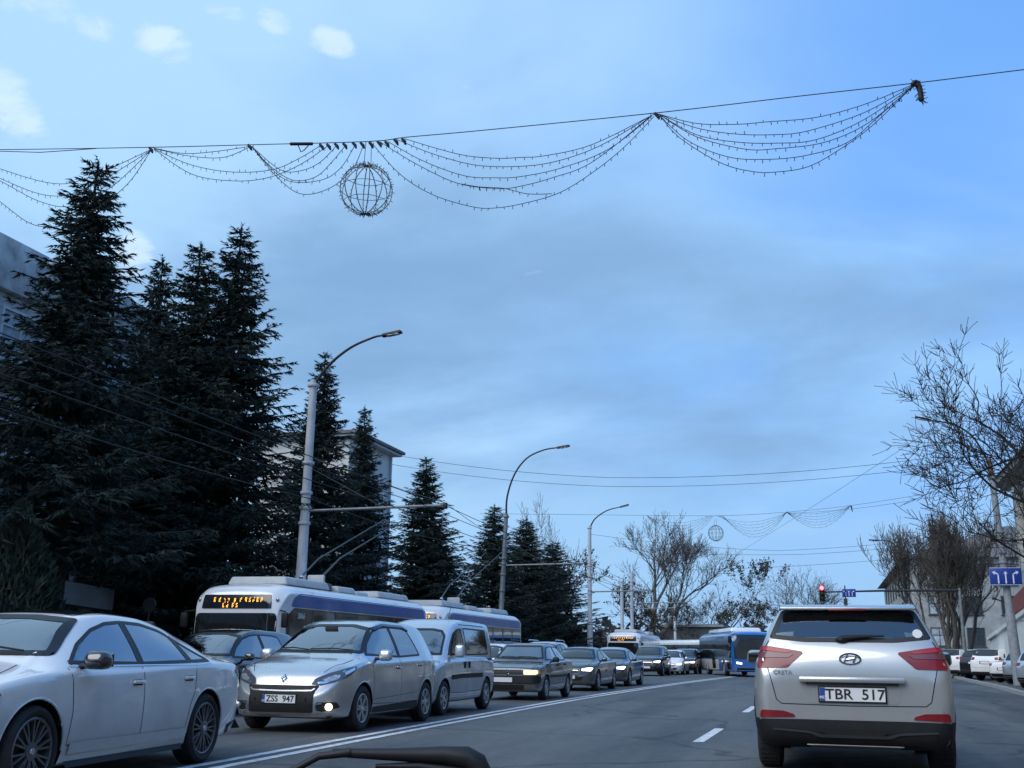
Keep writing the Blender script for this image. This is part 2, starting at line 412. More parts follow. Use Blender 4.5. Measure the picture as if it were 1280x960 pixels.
class Car:
    def __init__(s, name, label, cat, loc, heading, sp, pm, group=None, see=True, dense=.045, sc=1., wheel='alloy', flare=None, glass=None, drop=()):
        s.t = thing(name, label, cat, loc, R(heading), group); s.t.scale = (sc, sc, sc); s.sp = sp; s.pm = pm; s.see = see
        V, F, fn, n, k = body_mesh(sp, pm, dense); s.sk = Skin(V, F); s.fn = fn
        V0 = [v.copy() for v in V]
        wb, wr = sp['wb'], sp['wr']; AR = sp.get('arch', wr + .055); axles = sp.get('axles', (wb / 2, -wb / 2))
        D = np.array([tuple(v) for v in V]); kill_v = np.zeros(len(V), bool)
        for xa in axles:
            d = np.hypot(D[:, 0] - xa, D[:, 2] - wr); side = np.abs(D[:, 1]) > sp['hw'] * .62
            near = side & (np.abs(d - AR) < .03)
            for i in np.nonzero(near)[0]:
                q = AR / d[i]; V[i].x = xa + (V[i].x - xa) * q; V[i].z = wr + (V[i].z - wr) * q
            kill_v |= side & (d < AR + .0301) & (near | (d < AR))
        holes = []
        # panes
        def pane(nm, P, a, w=.035, gm=None, fr=TRIM):
            mb = MB(); inn = s.sk.ring(mb, P, a, fr, w); fobj_mb = mb
            g = MB(); s.sk.patch(g, inn, a, gm if see else DGLASS, .002, .07, 0, 0, True)
            go = g.build(nm, s.t, 60); fobj_mb.build('window_frame', go, 40)
            holes.append((s.sk.to2(P, a), a))
        for P in sp.get('panes', []):
            for sd in (1, -1):
                pane('window', [(x, sd * 1, z) for x, z in P], 90 * sd, .028, glass or GLASS)
        if 'ws' in sp: pane('windscreen', P3(9, sp['ws']), 0, .04, WSGL if see else DGLASS)
        if 'rw' in sp: pane('rear_window', P3(-9, sp['rw']), 180, .04, glass or GLASS)
        mb = MB(); pmI = mb.mi(pm); blI = mb.mi(BLK)
        dead = set()
        if see:
            cen = [sum((V0[i] for i in f), Vector()) / len(f) for f in F]
            for (poly, a) in holes:
                d, u, w_ = s.sk.axes(a); inn = shrink(dens(poly, .05), .012)
                bx = [min(p[0] for p in inn), max(p[0] for p in inn), min(p[1] for p in inn), max(p[1] for p in inn)]
                for fi, f in enumerate(F):
                    c = cen[fi]; q = (u.dot(c), w_.dot(c))
                    if not (bx[0] < q[0] < bx[1] and bx[2] < q[1] < bx[3]): continue
                    if d.dot(c) > -.1: continue
                    if all(inside(inn, u.dot(V0[i]), w_.dot(V0[i])) for i in f): dead.add(fi)
        for P, w_ in sp.get('pillars', []):
            for sd in (1, -1):
                pl = MB(); s.sk.strip(pl, [(x, sd, z) for x, z in P], 90 * sd, TRIM, w_, .005); pl.build('door_pillar', s.t, 50)
        s.vb = V
        mb.v = [tuple(v) for v in V]
        for fi, f in enumerate(F):
            if fi in dead or (len(f) == 4 and all(kill_v[i] for i in f)): continue
            nn = (V[f[1]] - V[f[0]]).cross(V[f[2]] - V[f[0]]); nn.normalize()
            mb.f.append(tuple(f)); mb.m.append(blI if (nn.z < -.75 and V[f[0]].z < .5) or max(V[i].z for i in f) < sp.get('blackbelow', 0) else pmI)
        # arch liners and lips
        for xa in axles:
            for sd in (1, -1):
                a0, a1 = -.35, math.pi + .35; m_ = 26; o = []
                for q in range(m_ + 1):
                    an = a0 + (a1 - a0) * q / m_; x = xa + math.cos(an) * AR; z = wr + math.sin(an) * AR; z = max(z, fn[1](x) + .005)
                    h, _ = s.sk.hit((-x * sd, z), 90 * sd, 0)
                    yy = min(abs(h.y), sp['hw'] + .01)
                    o.append((Vector((x, sd * (yy - .004), z)), Vector((x, sd * (yy - .30), z))))
                vs = [p for ab in o for p in ab]; mb.add(vs, [(2*q, 2*q + 2, 2*q + 3, 2*q + 1) for q in range(m_)], BLK)
                mb.add([p[1] for p in o], [tuple(range(len(o)))], BLK)
                if flare: mb.tube([p[0] + Vector((0, sd * .004, 0)) for p in o[2:-2]], flare[1], flare[0], 6)
                else: mb.tube([p[0] + Vector((0, -sd * .002, 0)) for p in o[2:-2]], .011, pm, 5)
        for P, a in sp.get('seams', []):
            if a == 'top': s.sk.strip(mb, P, 'top', SEAM)
            elif a == 'side':
                for sd in (1, -1): s.sk.strip(mb, [(x, sd, z) for x, z in P], 90 * sd, SEAM)
            else: s.sk.strip(mb, P, a, SEAM)
        s.body = mb.build('body', s.t, 32)
        if see:
            lin = MB(); nor = [Vector() for _ in V0]
            for f in F[:-2]:
                q = (V0[f[1]] - V0[f[0]]).cross(V0[f[2]] - V0[f[0]])
                for i in f: nor[i] += q
            if sum(nr.dot(Vector((0, v.y, v.z - .8))) for v, nr in zip(V0, nor)) < 0: nor = [-q for q in nor]
            Vi = [v - (nr.normalized() if nr.length > 0 else nr) * .028 for v, nr in zip(V0, nor)]
            lin.add(Vi, [f for fi, f in enumerate(F[:-2]) if fi not in dead and not all(kill_v[i] for i in f)], INTER)
            zf = sp.get('floor', .28); bz = fn[3](0)
            x0, x1 = sp.get('cab', (-1.3, 1.2))
            lin.rbox((x1 - .12, 0, bz - .12), (.55, sp['hw'] * 1.62, .26), INTER, .06)
            lin.o = lin.build('interior', s.t, 40)
            for sx, ys in ((sp.get('seat', .0), (.37, -.37)), (sp.get('seat', 0) - .85, (.42, 0, -.42))):
                for y in ys:
                    q = MB(); hh = bz + .08
                    q.rbox((sx + .22, y, hh - .45), (.5, .5, .16), SEATM, .05)
                    q.rbox((sx - .05, y, hh - .13), (.14, .46, .62), SEATM, .06, ry=-.22, taper=(1, .86))
                    q.rbox((sx - .16, y, hh + .27), (.09, .25, .17), SEATM, .04, ry=-.15)
                    q.build('seat', lin.o, 40)
            st = MB(); cx = x1 - .48; ring = []
            for q in range(21):
                an = 2 * math.pi * q / 20; ring.append((cx + .07 * math.sin(an), .37 + .18 * math.cos(an), bz + .0 + .165 * math.sin(an)))
            st.tube(ring, .013, INTER, 6, False); st.tube([(cx, .37, bz), (cx + .25, .37, bz - .12)], .03, INTER, 6)
            st.build('steering_wheel', lin.o, 60)
        for xa in axles:
            for sd in (1, -1): wheel_parts(s.t, wr, sp.get('tw', .215), xa, sp['hw'] - .012, sd, wheel)
    def part(s, name, P, a, m, eps=.006, rr=.03, both=False, parent=None, step=.06, label=None):
        o = None
        for sd in ((1, -1) if both else (1,)):
            mb = MB(); aa = a if not both else (a * sd if a != 'top' else 'top')
            if both and a == 180: aa = 180
            PP = [(x, y * sd, z) for x, y, z in P]
            s.sk.patch(mb, PP, aa, m, eps, step, rr); o = mb.build(name, parent or s.t, 50)
            if label: o['label'] = label
        return o
    def line(s, name, P, a, m, w=.03, eps=.006, both=False):
        for sd in ((1, -1) if both else (1,)):
            mb = MB(); aa = a if not both else (a * sd if a not in (180, 0, 'top') else a); s.sk.strip(mb, [(x, y * sd, z) for x, y, z in P], aa, m, w, eps); o = mb.build(name, s.t, 60)
        return o
    def handle(s, x, z, m, L=.2):
        for sd in (1, -1):
            h, _ = s.sk.hit((-x * sd, z), 90 * sd, .016)
            mb = MB(); mb.rbox((0, 0, 0), (L, .026, .032), m, .012); mb.rbox((0, -sd * .012, -.004), (L * .8, .016, .05), SEAM, .008)
            mb.xform(Matrix.Translation((x, h.y, z))).build('door_handle', s.t, 40)
    def mirror(s, x, z, m, d=(.13, .20, .15), low=BLK):
        for sd in (1, -1):
            h, _ = s.sk.hit((-x * sd, z - .05), 90 * sd, 0)
            y = abs(h.y); mb = MB()
            mb.rbox((0, sd * (.05 + d[1] / 2), 0), d, m, min(d) * .42, 4, taper=(.8, .92)); mb.rbox((-d[0] * .42, sd * (.05 + d[1] / 2), .0), (.02, d[1] * .82, d[2] * .72), DGLASS, .008)
            mb.tube([(0, -sd * .03, -.06), (0, sd * .09, -.045)], .025, low, 8)
            mb.xform(Matrix.Translation((x, sd * y, z))).build('mirror', s.t, 40)
    def wiper(s, a, z, x=9):
        mb = MB()
        for (y0, z0, y1, z1) in a:
            p0, n0 = s.sk.hit((y0, z0), 0 if x > 0 else 180, .03); p1, n1 = s.sk.hit((y1, z1), 0 if x > 0 else 180, .02)
            mb.tube([p0, p0.lerp(p1, .5) + n1 * .02, p1], .009, BLK, 5)
        mb.build('wiper', s.t, 40)

# ------------------------------------------------------------------ vehicle shapes (x forward, metres)
E_SEDAN = dict(pillars=[([(-.145,.985),(-.145,1.385)],.06),([(-1.12,1.0),(-1.03,1.26)],.05)],hw=.926, wb=2.94, wr=.345, tw=.235, floor=.3, cab=(-1.4, 1.15), seat=.1,
    top=[(-2.60,.62),(-2.595,.84),(-2.57,.97),(-2.50,1.04),(-2.1,1.09),(-1.82,1.12),(-1.5,1.24),(-1.0,1.385),(-.5,1.455),(0,1.47),(.4,1.445),(.75,1.35),(1.1,1.17),(1.34,1.03),(1.5,.985),(2.0,.885),(2.2,.80),(2.28,.69),(2.31,.52)],
    bot=[(-2.60,.52),(-2.57,.40),(-2.45,.30),(-2,.22),(0,.19),(1.8,.19),(2.2,.2),(2.29,.27),(2.31,.40)],
    wid=[(-2.60,.50),(-2.57,.66),(-2.48,.78),(-2.3,.86),(-1.6,.92),(0,.926),(1.4,.92),(1.9,.875),(2.15,.78),(2.27,.62),(2.31,.45)],
    belt=[(-2.60,.8),(-2.3,.98),(-1.5,1.005),(0,.97),(1.2,.94),(2.0,.82),(2.31,.5)],
    roofw=[(-2.6,.4),(-2.3,.70),(-1.8,.68),(-1.2,.58),(-.5,.565),(.4,.565),(.8,.60),(1.3,.70),(1.6,.76),(2.0,.72),(2.31,.4)],
    crown=[(-2.6,.06),(-1.9,.05),(-1.2,.06),(0,.055),(.9,.09),(1.3,.06),(1.7,.04),(2.31,.05)],
    panes=[[(.98,1.0),(.72,1.17),(.42,1.30),(.15,1.365),(-.12,1.385),(-.12,.985)],[(-.17,.985),(-.17,1.385),(-.5,1.375),(-.85,1.32),(-1.0,1.27),(-1.10,1.0)],[(-1.14,1.0),(-1.05,1.25),(-1.30,1.15),(-1.52,1.05),(-1.56,1.01)]],
    ws=[(-.72,1.065),(.72,1.065),(.545,1.385),(.2,1.415),(-.2,1.415),(-.545,1.385)],
    rw=[(-.62,1.13),(.62,1.13),(.5,1.36),(-.5,1.36)],
    seams=[([(1.02,.97),(1.0,.62),(1.03,.36),(-.02,.33)],'side'),([(-.14,.97),(-.14,.36),(-1.02,.36),(-1.08,.6),(-1.16,.72),(-1.2,.98)],'side'),([(1.38,.62,0),(1.75,.70,0),(2.2,.62,0)],'top'),([(1.38,-.62,0),(1.75,-.70,0),(2.2,-.62,0)],'top')])

SCENIC = dict(pillars=[([(-.165,1.05),(-.125,1.535)],.07)],hw=.922, wb=2.70, wr=.325, tw=.215, floor=.32, cab=(-1.4, 1.2), seat=.05,
    top=[(-2.10,.6),(-2.09,.92),(-2.05,1.08),(-1.95,1.30),(-1.80,1.50),(-1.62,1.59),(-1.0,1.635),(-.2,1.645),(.15,1.62),(.5,1.52),(.95,1.31),(1.28,1.12),(1.42,1.06),(1.75,.98),(2.0,.87),(2.12,.76),(2.19,.62),(2.215,.45)],
    bot=[(-2.10,.5),(-2.07,.36),(-1.9,.26),(0,.2),(1.8,.2),(2.1,.21),(2.19,.26),(2.215,.36)],
    wid=[(-2.10,.60),(-2.05,.76),(-1.9,.86),(-1.35,.92),(0,.915),(1.3,.922),(1.75,.89),(2.0,.80),(2.14,.66),(2.215,.46)],
    belt=[(-2.10,.85),(-1.9,1.06),(-1.0,1.05),(.3,1.02),(1.2,.99),(1.8,.88),(2.215,.5)],
    roofw=[(-2.10,.5),(-1.9,.62),(-1.6,.60),(0,.60),(.5,.62),(1.0,.68),(1.4,.76),(1.8,.76),(2.215,.4)],
    crown=[(-2.1,.06),(0,.055),(.6,.10),(1.1,.12),(1.4,.06),(1.8,.07),(2.215,.06)],
    panes=[[(1.05,1.08),(.80,1.27),(.48,1.45),(.2,1.52),(-.10,1.54),(-.14,1.05)],[(-.19,1.05),(-.15,1.54),(-.7,1.53),(-.93,1.50),(-1.12,1.08)]],
    ws=[(-.74,1.11),(.74,1.11),(.58,1.50),(.3,1.555),(-.3,1.555),(-.58,1.50)],
    rw=[(-.6,1.15),(.6,1.15),(.52,1.50),(-.52,1.50)],
    seams=[([(1.04,1.04),(.98,.7),(1.0,.38),(-.12,.35)],'side'),([(-.16,1.04),(-.16,.36),(-.95,.36),(-1.0,.62),(-1.2,.78),(-1.22,1.05)],'side'),([(2.0,.56,0),(1.7,.72,0),(1.42,.74,0)],'top'),([(2.0,-.56,0),(1.7,-.72,0),(1.42,-.74,0)],'top')])

COMBO = dict(hw=.842, wb=2.716, wr=.315, tw=.195, floor=.36, cab=(-1.6, 1.1), seat=.1, bulge=.022,
    top=[(-2.04,.6),(-2.035,1.45),(-2.0,1.66),(-1.9,1.76),(-1.6,1.80),(-.5,1.815),(.05,1.80),(.35,1.74),(.62,1.58),(1.0,1.28),(1.22,1.09),(1.36,1.02),(1.8,.92),(2.02,.81),(2.14,.66),(2.18,.48)],
    bot=[(-2.04,.5),(-2.0,.38),(-1.8,.28),(0,.22),(1.8,.22),(2.08,.23),(2.16,.3),(2.18,.38)],
    wid=[(-2.04,.72),(-1.98,.79),(-1.8,.83),(0,.842),(1.3,.842),(1.75,.81),(2.0,.72),(2.12,.6),(2.18,.45)],
    belt=[(-2.04,1.0),(-1.0,1.06),(.3,1.04),(1.2,.98),(1.8,.84),(2.18,.52)],
    roofw=[(-2.04,.62),(-1.8,.66),(0,.66),(.5,.66),(1.2,.70),(1.6,.70),(2.18,.4)],
    crown=[(-2.04,.08),(0,.09),(.6,.10),(1.2,.07),(2.18,.06)],
    panes=[[(1.02,1.09),(.78,1.31),(.52,1.52),(.3,1.60),(.08,1.615),(.06,1.09)],[(-.06,1.09),(-.04,1.63),(-1.52,1.62),(-1.56,1.11)]],
    ws=[(-.68,1.09),(.68,1.09),(.60,1.46),(.5,1.565),(.3,1.60),(-.3,1.60),(-.5,1.565),(-.60,1.46)],
    rw=[(-.56,1.15),(.56,1.15),(.52,1.62),(-.52,1.62)],
    seams=[([(1.02,1.05),(.95,.7),(.95,.40),(.02,.38),(.02,1.66)],'side'),([(-.02,1.02),(-1.62,1.02)],'side'),([(.0,.4),(-.95,.4),(-1.0,.7),(-1.05,1.05)],'side'),([(2.0,.5,0),(1.4,.68,0)],'top')])

VENTO = dict(pillars=[([(-.155,.975),(-.125,1.34)],.06)],hw=.846, wb=2.475, wr=.30, tw=.185, floor=.3, cab=(-1.1, .95), seat=-.05, tuck=.04, bulge=.01,
    top=[(-2.05,.55),(-2.045,.9),(-2.0,1.0),(-1.9,1.025),(-1.5,1.05),(-1.38,1.08),(-1.1,1.25),(-.85,1.365),(-.6,1.405),(-.2,1.425),(.15,1.415),(.36,1.375),(.62,1.21),(.92,.99),(1.02,.94),(1.4,.90),(1.85,.83),(1.95,.795),(1.995,.69),(2.02,.45)],
    bot=[(-2.05,.45),(-2.0,.34),(-1.8,.26),(0,.2),(1.7,.2),(1.95,.21),(2.0,.26),(2.02,.34)],
    wid=[(-2.05,.70),(-2.0,.78),(-1.8,.83),(0,.846),(1.3,.84),(1.75,.815),(1.93,.77),(1.99,.70),(2.02,.62)],
    belt=[(-2.05,.9),(-1.7,.975),(0,.935),(.9,.90),(1.7,.80),(2.02,.58)],
    roofw=[(-2.05,.6),(-1.6,.70),(-1.2,.60),(-.8,.56),(.3,.56),(.7,.62),(1.0,.70),(1.6,.72),(2.02,.6)],
    crown=[(-2.05,.04),(0,.05),(.6,.06),(1.1,.035),(2.02,.03)],
    panes=[[(.82,.985),(.45,1.26),(.28,1.325),(-.10,1.345),(-.13,.97)],[(-.18,.97),(-.15,1.345),(-.6,1.33),(-.80,1.28),(-1.05,1.03),(-1.05,.985)]],
    ws=[(-.64,1.01),(.64,1.01),(.50,1.355),(-.50,1.355)],
    rw=[(-.58,1.08),(.58,1.08),(.48,1.34),(-.48,1.34)],
    seams=[([(.84,.95),(.8,.6),(.82,.3),(-.1,.28)],'side'),([(-.155,.95),(-.155,.3),(-.85,.3),(-.95,.6),(-1.08,.95)],'side'),([(1.9,.62,0),(1.05,.70,0)],'top'),([(1.9,-.62,0),(1.05,-.70,0)],'top')])

CRETA = dict(blackbelow=.47, pillars=[([(-.165,1.085),(-.125,1.525)],.07)],hw=.89, wb=2.59, wr=.335, tw=.215, floor=.38, cab=(-1.3, 1.05), seat=0.,
    top=[(-2.135,.5),(-2.13,.86),(-2.115,1.02),(-2.07,1.16),(-2.01,1.26),(-1.92,1.40),(-1.80,1.55),(-1.72,1.595),(-1.5,1.615),(-1.0,1.64),(-.3,1.64),(.2,1.58),(.55,1.45),(.95,1.22),(1.15,1.10),(1.3,1.07),(1.7,1.0),(1.98,.88),(2.1,.7),(2.135,.5)],
    bot=[(-2.135,.38),(-2.1,.31),(-1.9,.26),(0,.24),(1.8,.24),(2.08,.26),(2.135,.36)],
    wid=[(-2.135,.74),(-2.11,.805),(-2.05,.845),(-1.92,.872),(-1.3,.89),(1.3,.89),(1.75,.85),(2.0,.72),(2.135,.5)],
    belt=[(-2.135,.90),(-2.05,1.08),(-1.7,1.12),(0,1.07),(1.1,1.02),(1.8,.92),(2.135,.55)],
    roofw=[(-2.135,.62),(-2.05,.755),(-1.95,.72),(-1.80,.645),(-1.6,.625),(0,.63),(.5,.64),(1.1,.72),(1.6,.74),(2.135,.45)],
    crown=[(-2.135,.05),(-1.9,.055),(-1.6,.05),(0,.055),(.6,.09),(1.2,.05),(2.135,.05)],
    panes=[[(1.0,1.10),(.55,1.38),(.25,1.50),(-.1,1.53),(-.14,1.08)],[(-.19,1.08),(-.15,1.53),(-.8,1.51),(-1.1,1.46),(-1.22,1.13)],[(-1.27,1.13),(-1.18,1.45),(-1.5,1.36),(-1.62,1.22),(-1.6,1.15)]],
    ws=[(-.68,1.12),(.68,1.12),(.54,1.52),(-.54,1.52)],
    rw=[(-.715,1.285),(-.4,1.25),(.4,1.25),(.715,1.285),(.60,1.565),(.3,1.585),(-.3,1.585),(-.60,1.565)],
    seams=[([(-.14,1.05),(-.14,.36),(-1.0,.36),(-1.15,.8),(-1.25,1.1)],'side'),([(1.0,1.05),(.95,.4),(-.1,.36)],'side'),
           ([(-9,-.74,1.02),(-9,-.70,.86),(-9,-.665,.70),(-9,-.62,.662),(-9,0,.652),(-9,.62,.662),(-9,.665,.70),(-9,.70,.86),(-9,.74,1.02)],180),
           ([(-9,-.745,1.21),(-9,-.72,1.26)],180),([(-9,.745,1.21),(-9,.72,1.26)],180)])

def boxy_front(c, x=1.9, lit=LITW, grille=True):
    sp = c.sp; hw = sp['hw']; zt = c.fn[0](sp['top'][-1][0] - .12)
    z = zt - .10
    c.part('headlight', [(x, hw * .50, z - .04), (x, hw * .50, z + .03), (x - .12, hw * .80, z + .07), (x - .22, hw * .9, z + .055), (x - .12, hw * .82, z - .055)], 25, lit or LENS, both=True)
    if grille:
        c.part('grille', P3(x, [(-.40, z + .02), (.40, z + .02), (.36, z - .10), (-.36, z - .10)]), 0, BLK)
        c.part('bumper_intake', P3(x, [(-.52, z - .24), (.52, z - .24), (.46, z - .36), (-.46, z - .36)]), 0, BLK)
        c.line('grille_bar', P3(x, [(-.36, z - .03), (.36, z - .03)]), 0, CHROME, .018, .012)

# ------------------------------------------------------------------ near vehicles
WHITE = paint('white', (.84, .84, .83), .0, .20, .42, .80)
SILV = paint('silver', (.60, .615, .63), .80, .27, .42, .8)
SILB = paint('silver_blue', (.50, .56, .62), .60, .27, .4, .8)
GRAPH = paint('graphite', (.075, .08, .085), .35, .30, .32, .7)
BLACK = paint('black', (.012, .013, .015), .1, .22, .2, .6)
DKGRN = paint('dark_green', (.030, .040, .042), .3, .28, .25, .7)
BEIGE = paint('champagne', (.45, .46, .455), .55, .30, .40, .75)

# white saloon at the left edge
def white_saloon():
    c = Car('saloon_car', 'white four-door saloon with black multi-spoke wheels at the left edge beside the double line', 'car', (-7.0, 8.9, 0), -90 + 5, E_SEDAN, WHITE, wheel='multi')
    for x, z in ((-.02, .835), (-1.02, .855)): c.handle(x, z, WHITE)
    c.mirror(.84, 1.035, BLACK, (.20, .23, .155))
    c.line('window_trim', [(1.0, 1, .982), (-1.3, 1, .982), (-1.58, 1, 1.0)], 90, CHROME, .010, .008, True)
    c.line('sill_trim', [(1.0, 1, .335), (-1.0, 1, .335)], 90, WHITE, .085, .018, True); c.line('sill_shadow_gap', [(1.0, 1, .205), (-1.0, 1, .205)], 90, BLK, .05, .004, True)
    c.part('headlight', [(2.2, .40, .66), (2.2, .42, .73), (1.95, .84, .82), (1.85, .86, .78), (2.1, .76, .66)], 30, LENS, both=True)
    c.part('tail_light', [(-2.5, .45, .80), (-2.5, .45, .92), (-2.3, .84, .96), (-2.2, .86, .9), (-2.45, .80, .78)], 140, RED, both=True)
    c.part('panoramic_roof', [(.45, -.48, 0), (.45, .48, 0), (-.75, .46, 0), (-.75, -.46, 0)], 'top', DGLASS, .003)
    c.part('grille', P3(2.3, [(-.42, .73), (.42, .73), (.36, .45), (-.36, .45)]), 0, BLK)
    c.line('bumper_diffuser', [(-2.42, 1, .34), (-2.05, 1, .30)], 90, BLK, .10, .004, True)
    c.wiper([(.55, 1.08, .02, 1.12), (.0, 1.07, -.5, 1.12)], 1.08)
white_saloon()

# silver MPV
def silver_mpv():
    c = Car('people_carrier', 'silver people carrier with one lit fog lamp directly behind the white saloon', 'car', (-7.50, 16.77, 0), -90, SCENIC, SILV, wheel='alloy')
    for x, z in ((-.02, .90), (-1.02, .935)): c.handle(x, z, CHROME, .18)
    c.mirror(.80, 1.085, SILV, (.14, .22, .17), BLK)
    c.part('wind_deflector', [(.45, 1, 1.49), (.1, 1, 1.565), (-.75, 1, 1.56), (-.98, 1, 1.50), (-.96, 1, 1.47), (-.75, 1, 1.525), (.1, 1, 1.53), (.4, 1, 1.46)], 90, DGLASS, .02, .006, True)
    hl = [(2.1, .40, .67), (2.1, .47, .75), (1.95, .62, .83), (1.70, .80, .905), (1.55, .87, .925), (1.60, .88, .865), (1.80, .84, .77), (2.0, .72, .70), (2.1, .55, .655)]
    c.part('headlight', hl, 35, LENSD, .005, .02, True)
    c.part('headlight_reflector', [(2.05, .62, .70), (2.05, .55, .735), (1.9, .66, .80), (1.85, .74, .80), (1.95, .76, .745)], 35, LENS, .009, .02, True)
    c.part('headlight_reflector', [(1.85, .82, .80), (1.78, .76, .84), (1.62, .86, .905), (1.62, .87, .875)], 35, CHROME, .009, .015, True)
    c.part('turn_lamp', [(2.08, .50, .675), (2.05, .62, .685), (2.0, .66, .715), (2.08, .50, .705)], 35, CHROME, .010, .01, True)
    c.part('grille', P3(2.2, [(-.56, .655), (.56, .655), (.50, .56), (.50, .285), (-.50, .285), (-.50, .56)]), 0, BLK, .010, .03)
    c.line('grille_chrome_bar', P3(2.2, [(-.50, .612), (-.46, .585), (0, .578), (.46, .585), (.50, .612)]), 0, mat('chrome_dull', (.5, .51, .53), rough=.3, metal=1), .018, .016)
    c.part('fog_lamp_bay', [(2.1, .50, .43), (2.05, .80, .43), (2.0, .83, .36), (2.1, .52, .285)], 25, BLK, .006, .02, True)
    for sd in (1, -1):
        mb = MB(); p, n = c.sk.hit((sd * .70, .37), 0, .03); mb.ellipsoid(p, (.03, .055, .05), FOGL if sd > 0 else LENS, 14, 8); mb.build('fog_lamp', c.t, 60)
        mb = MB(); q = [c.sk.hit(t, 18 * sd, .02)[0] for t in [(sd * .0 + sd * t0, z0) for t0, z0 in ((-.06, .42), (-.13, .405), (-.135, .32), (-.05, .30))]]
        c.line('fog_chrome', [(2.1, .60, .415), (2.12, .52, .405), (2.12, .51, .31), (2.1, .60, .295)], 18, CHROME, .02, .014, True) if sd > 0 else None
    c.line('bumper_lip', P3(2.2, [(-.72, .262), (-.4, .245), (.4, .245), (.72, .262)]), 0, CHROME, .028, .012)
    c.part('lower_bumper', P3(2.2, [(-.74, .245), (.74, .245), (.66, .205), (-.66, .205)]), 0, BLK, .008, .01)
    plate(c.t, c.sk, 9, 0, .468, 'ZSS  947', .52, -.02)
    # diamond badge
    p, n = c.sk.hit((0, .745), 0, .012); mb = MB()
    o = [(0, .075), (.05, 0), (0, -.075), (-.05, 0)]; i_ = [(0, .045), (.026, 0), (0, -.045), (-.026, 0)]
    vs = [(0, y, z) for y, z in o] + [(.006, y, z) for y, z in i_] + [(.012, y * .8, z * .85) for y, z in o]
    mb.add(vs, [(k, (k + 1) % 4, 8 + (k + 1) % 4, 8 + k) for k in range(4)] + [(8 + k, 8 + (k + 1) % 4, 4 + (k + 1) % 4, 4 + k) for k in range(4)], CHROME)
    b = mb.build('badge', c.t, 20, p); b.rotation_euler.y = -.55
    c.line('body_crease', [(.95, 1, .44), (-.1, 1, .47), (-.9, 1, .50)], 90, SEAM, .006, .002, True)
    c.part('side_sill', [(.95, 1, .33), (-.95, 1, .36), (-.95, 1, .24), (.95, 1, .24)], 90, BLK, .006, .02, True)
    c.wiper([(.62, 1.13, -.05, 1.15), (-.05, 1.13, -.6, 1.16)], 1.1)
    mb = MB(); mb.rbox((.62, 0, 1.49), (.03, .22, .07), INTER, .02); mb.build('rear_view_mirror', c.t, 40)
silver_mpv()

def silver_van():
    c = Car('passenger_van', 'light silver-blue high-roofed passenger van with a black side moulding behind the people carrier', 'van', (-7.72, 21.3, 0), -90, COMBO, SILB, wheel='alloy')
    c.mirror(.78, 1.17, SILB, (.12, .20, .24))
    for x, z in ((.16, .91), (-.12, .91)): 
        for sd in (1, -1):
            h, _ = c.sk.hit((-x * sd, z), 90 * sd, .012); mb = MB(); mb.rbox((0, 0, 0), (.075, .02, .13), BLK, .02); mb.xform(Matrix.Translation((x, h.y, z))).build('door_handle', c.t, 40)
    c.line('side_moulding', [(.98, 1, .68), (.4, 1, .70), (-1.0, 1, .70)], 90, BLK, .085, .012, True)
    c.line('door_rail', [(-1.55, 1, 1.01), (-1.98, 1, 1.02)], 90, BLK, .05, .008, True)
    c.line('roof_seam', [(.15, 1, 1.685), (-.5, 1, 1.69), (-1.5, 1, 1.68)], 90, SEAM, .014, .003, True)
    c.part('headlight', [(2.05, .42, .70), (2.05, .45, .78), (1.8, .74, .90), (1.68, .78, .90), (1.9, .74, .74)], 30, LENS, both=True)
    c.part('grille', P3(2.1, [(-.36, .74), (.36, .74), (.34, .66), (-.34, .66)]), 0, BLK)
    c.part('front_bumper', P3(2.1, [(-.72, .54), (.72, .54), (.70, .26), (-.70, .26)]), 0, BLK, .012)
    c.part('tail_light', [(-2.0, .80, 1.0), (-2.0, .80, 1.3), (-1.85, .83, 1.3), (-1.85, .83, 1.0)], 125, RED, both=True)
    mb = MB(); mb.tube([(.15, .45, 1.80), (.02, .45, 2.02)], .006, BLK, 5); mb.build('aerial', c.t)
    c.wiper([(.5, 1.12, -.05, 1.15)], 1.1)
silver_van()

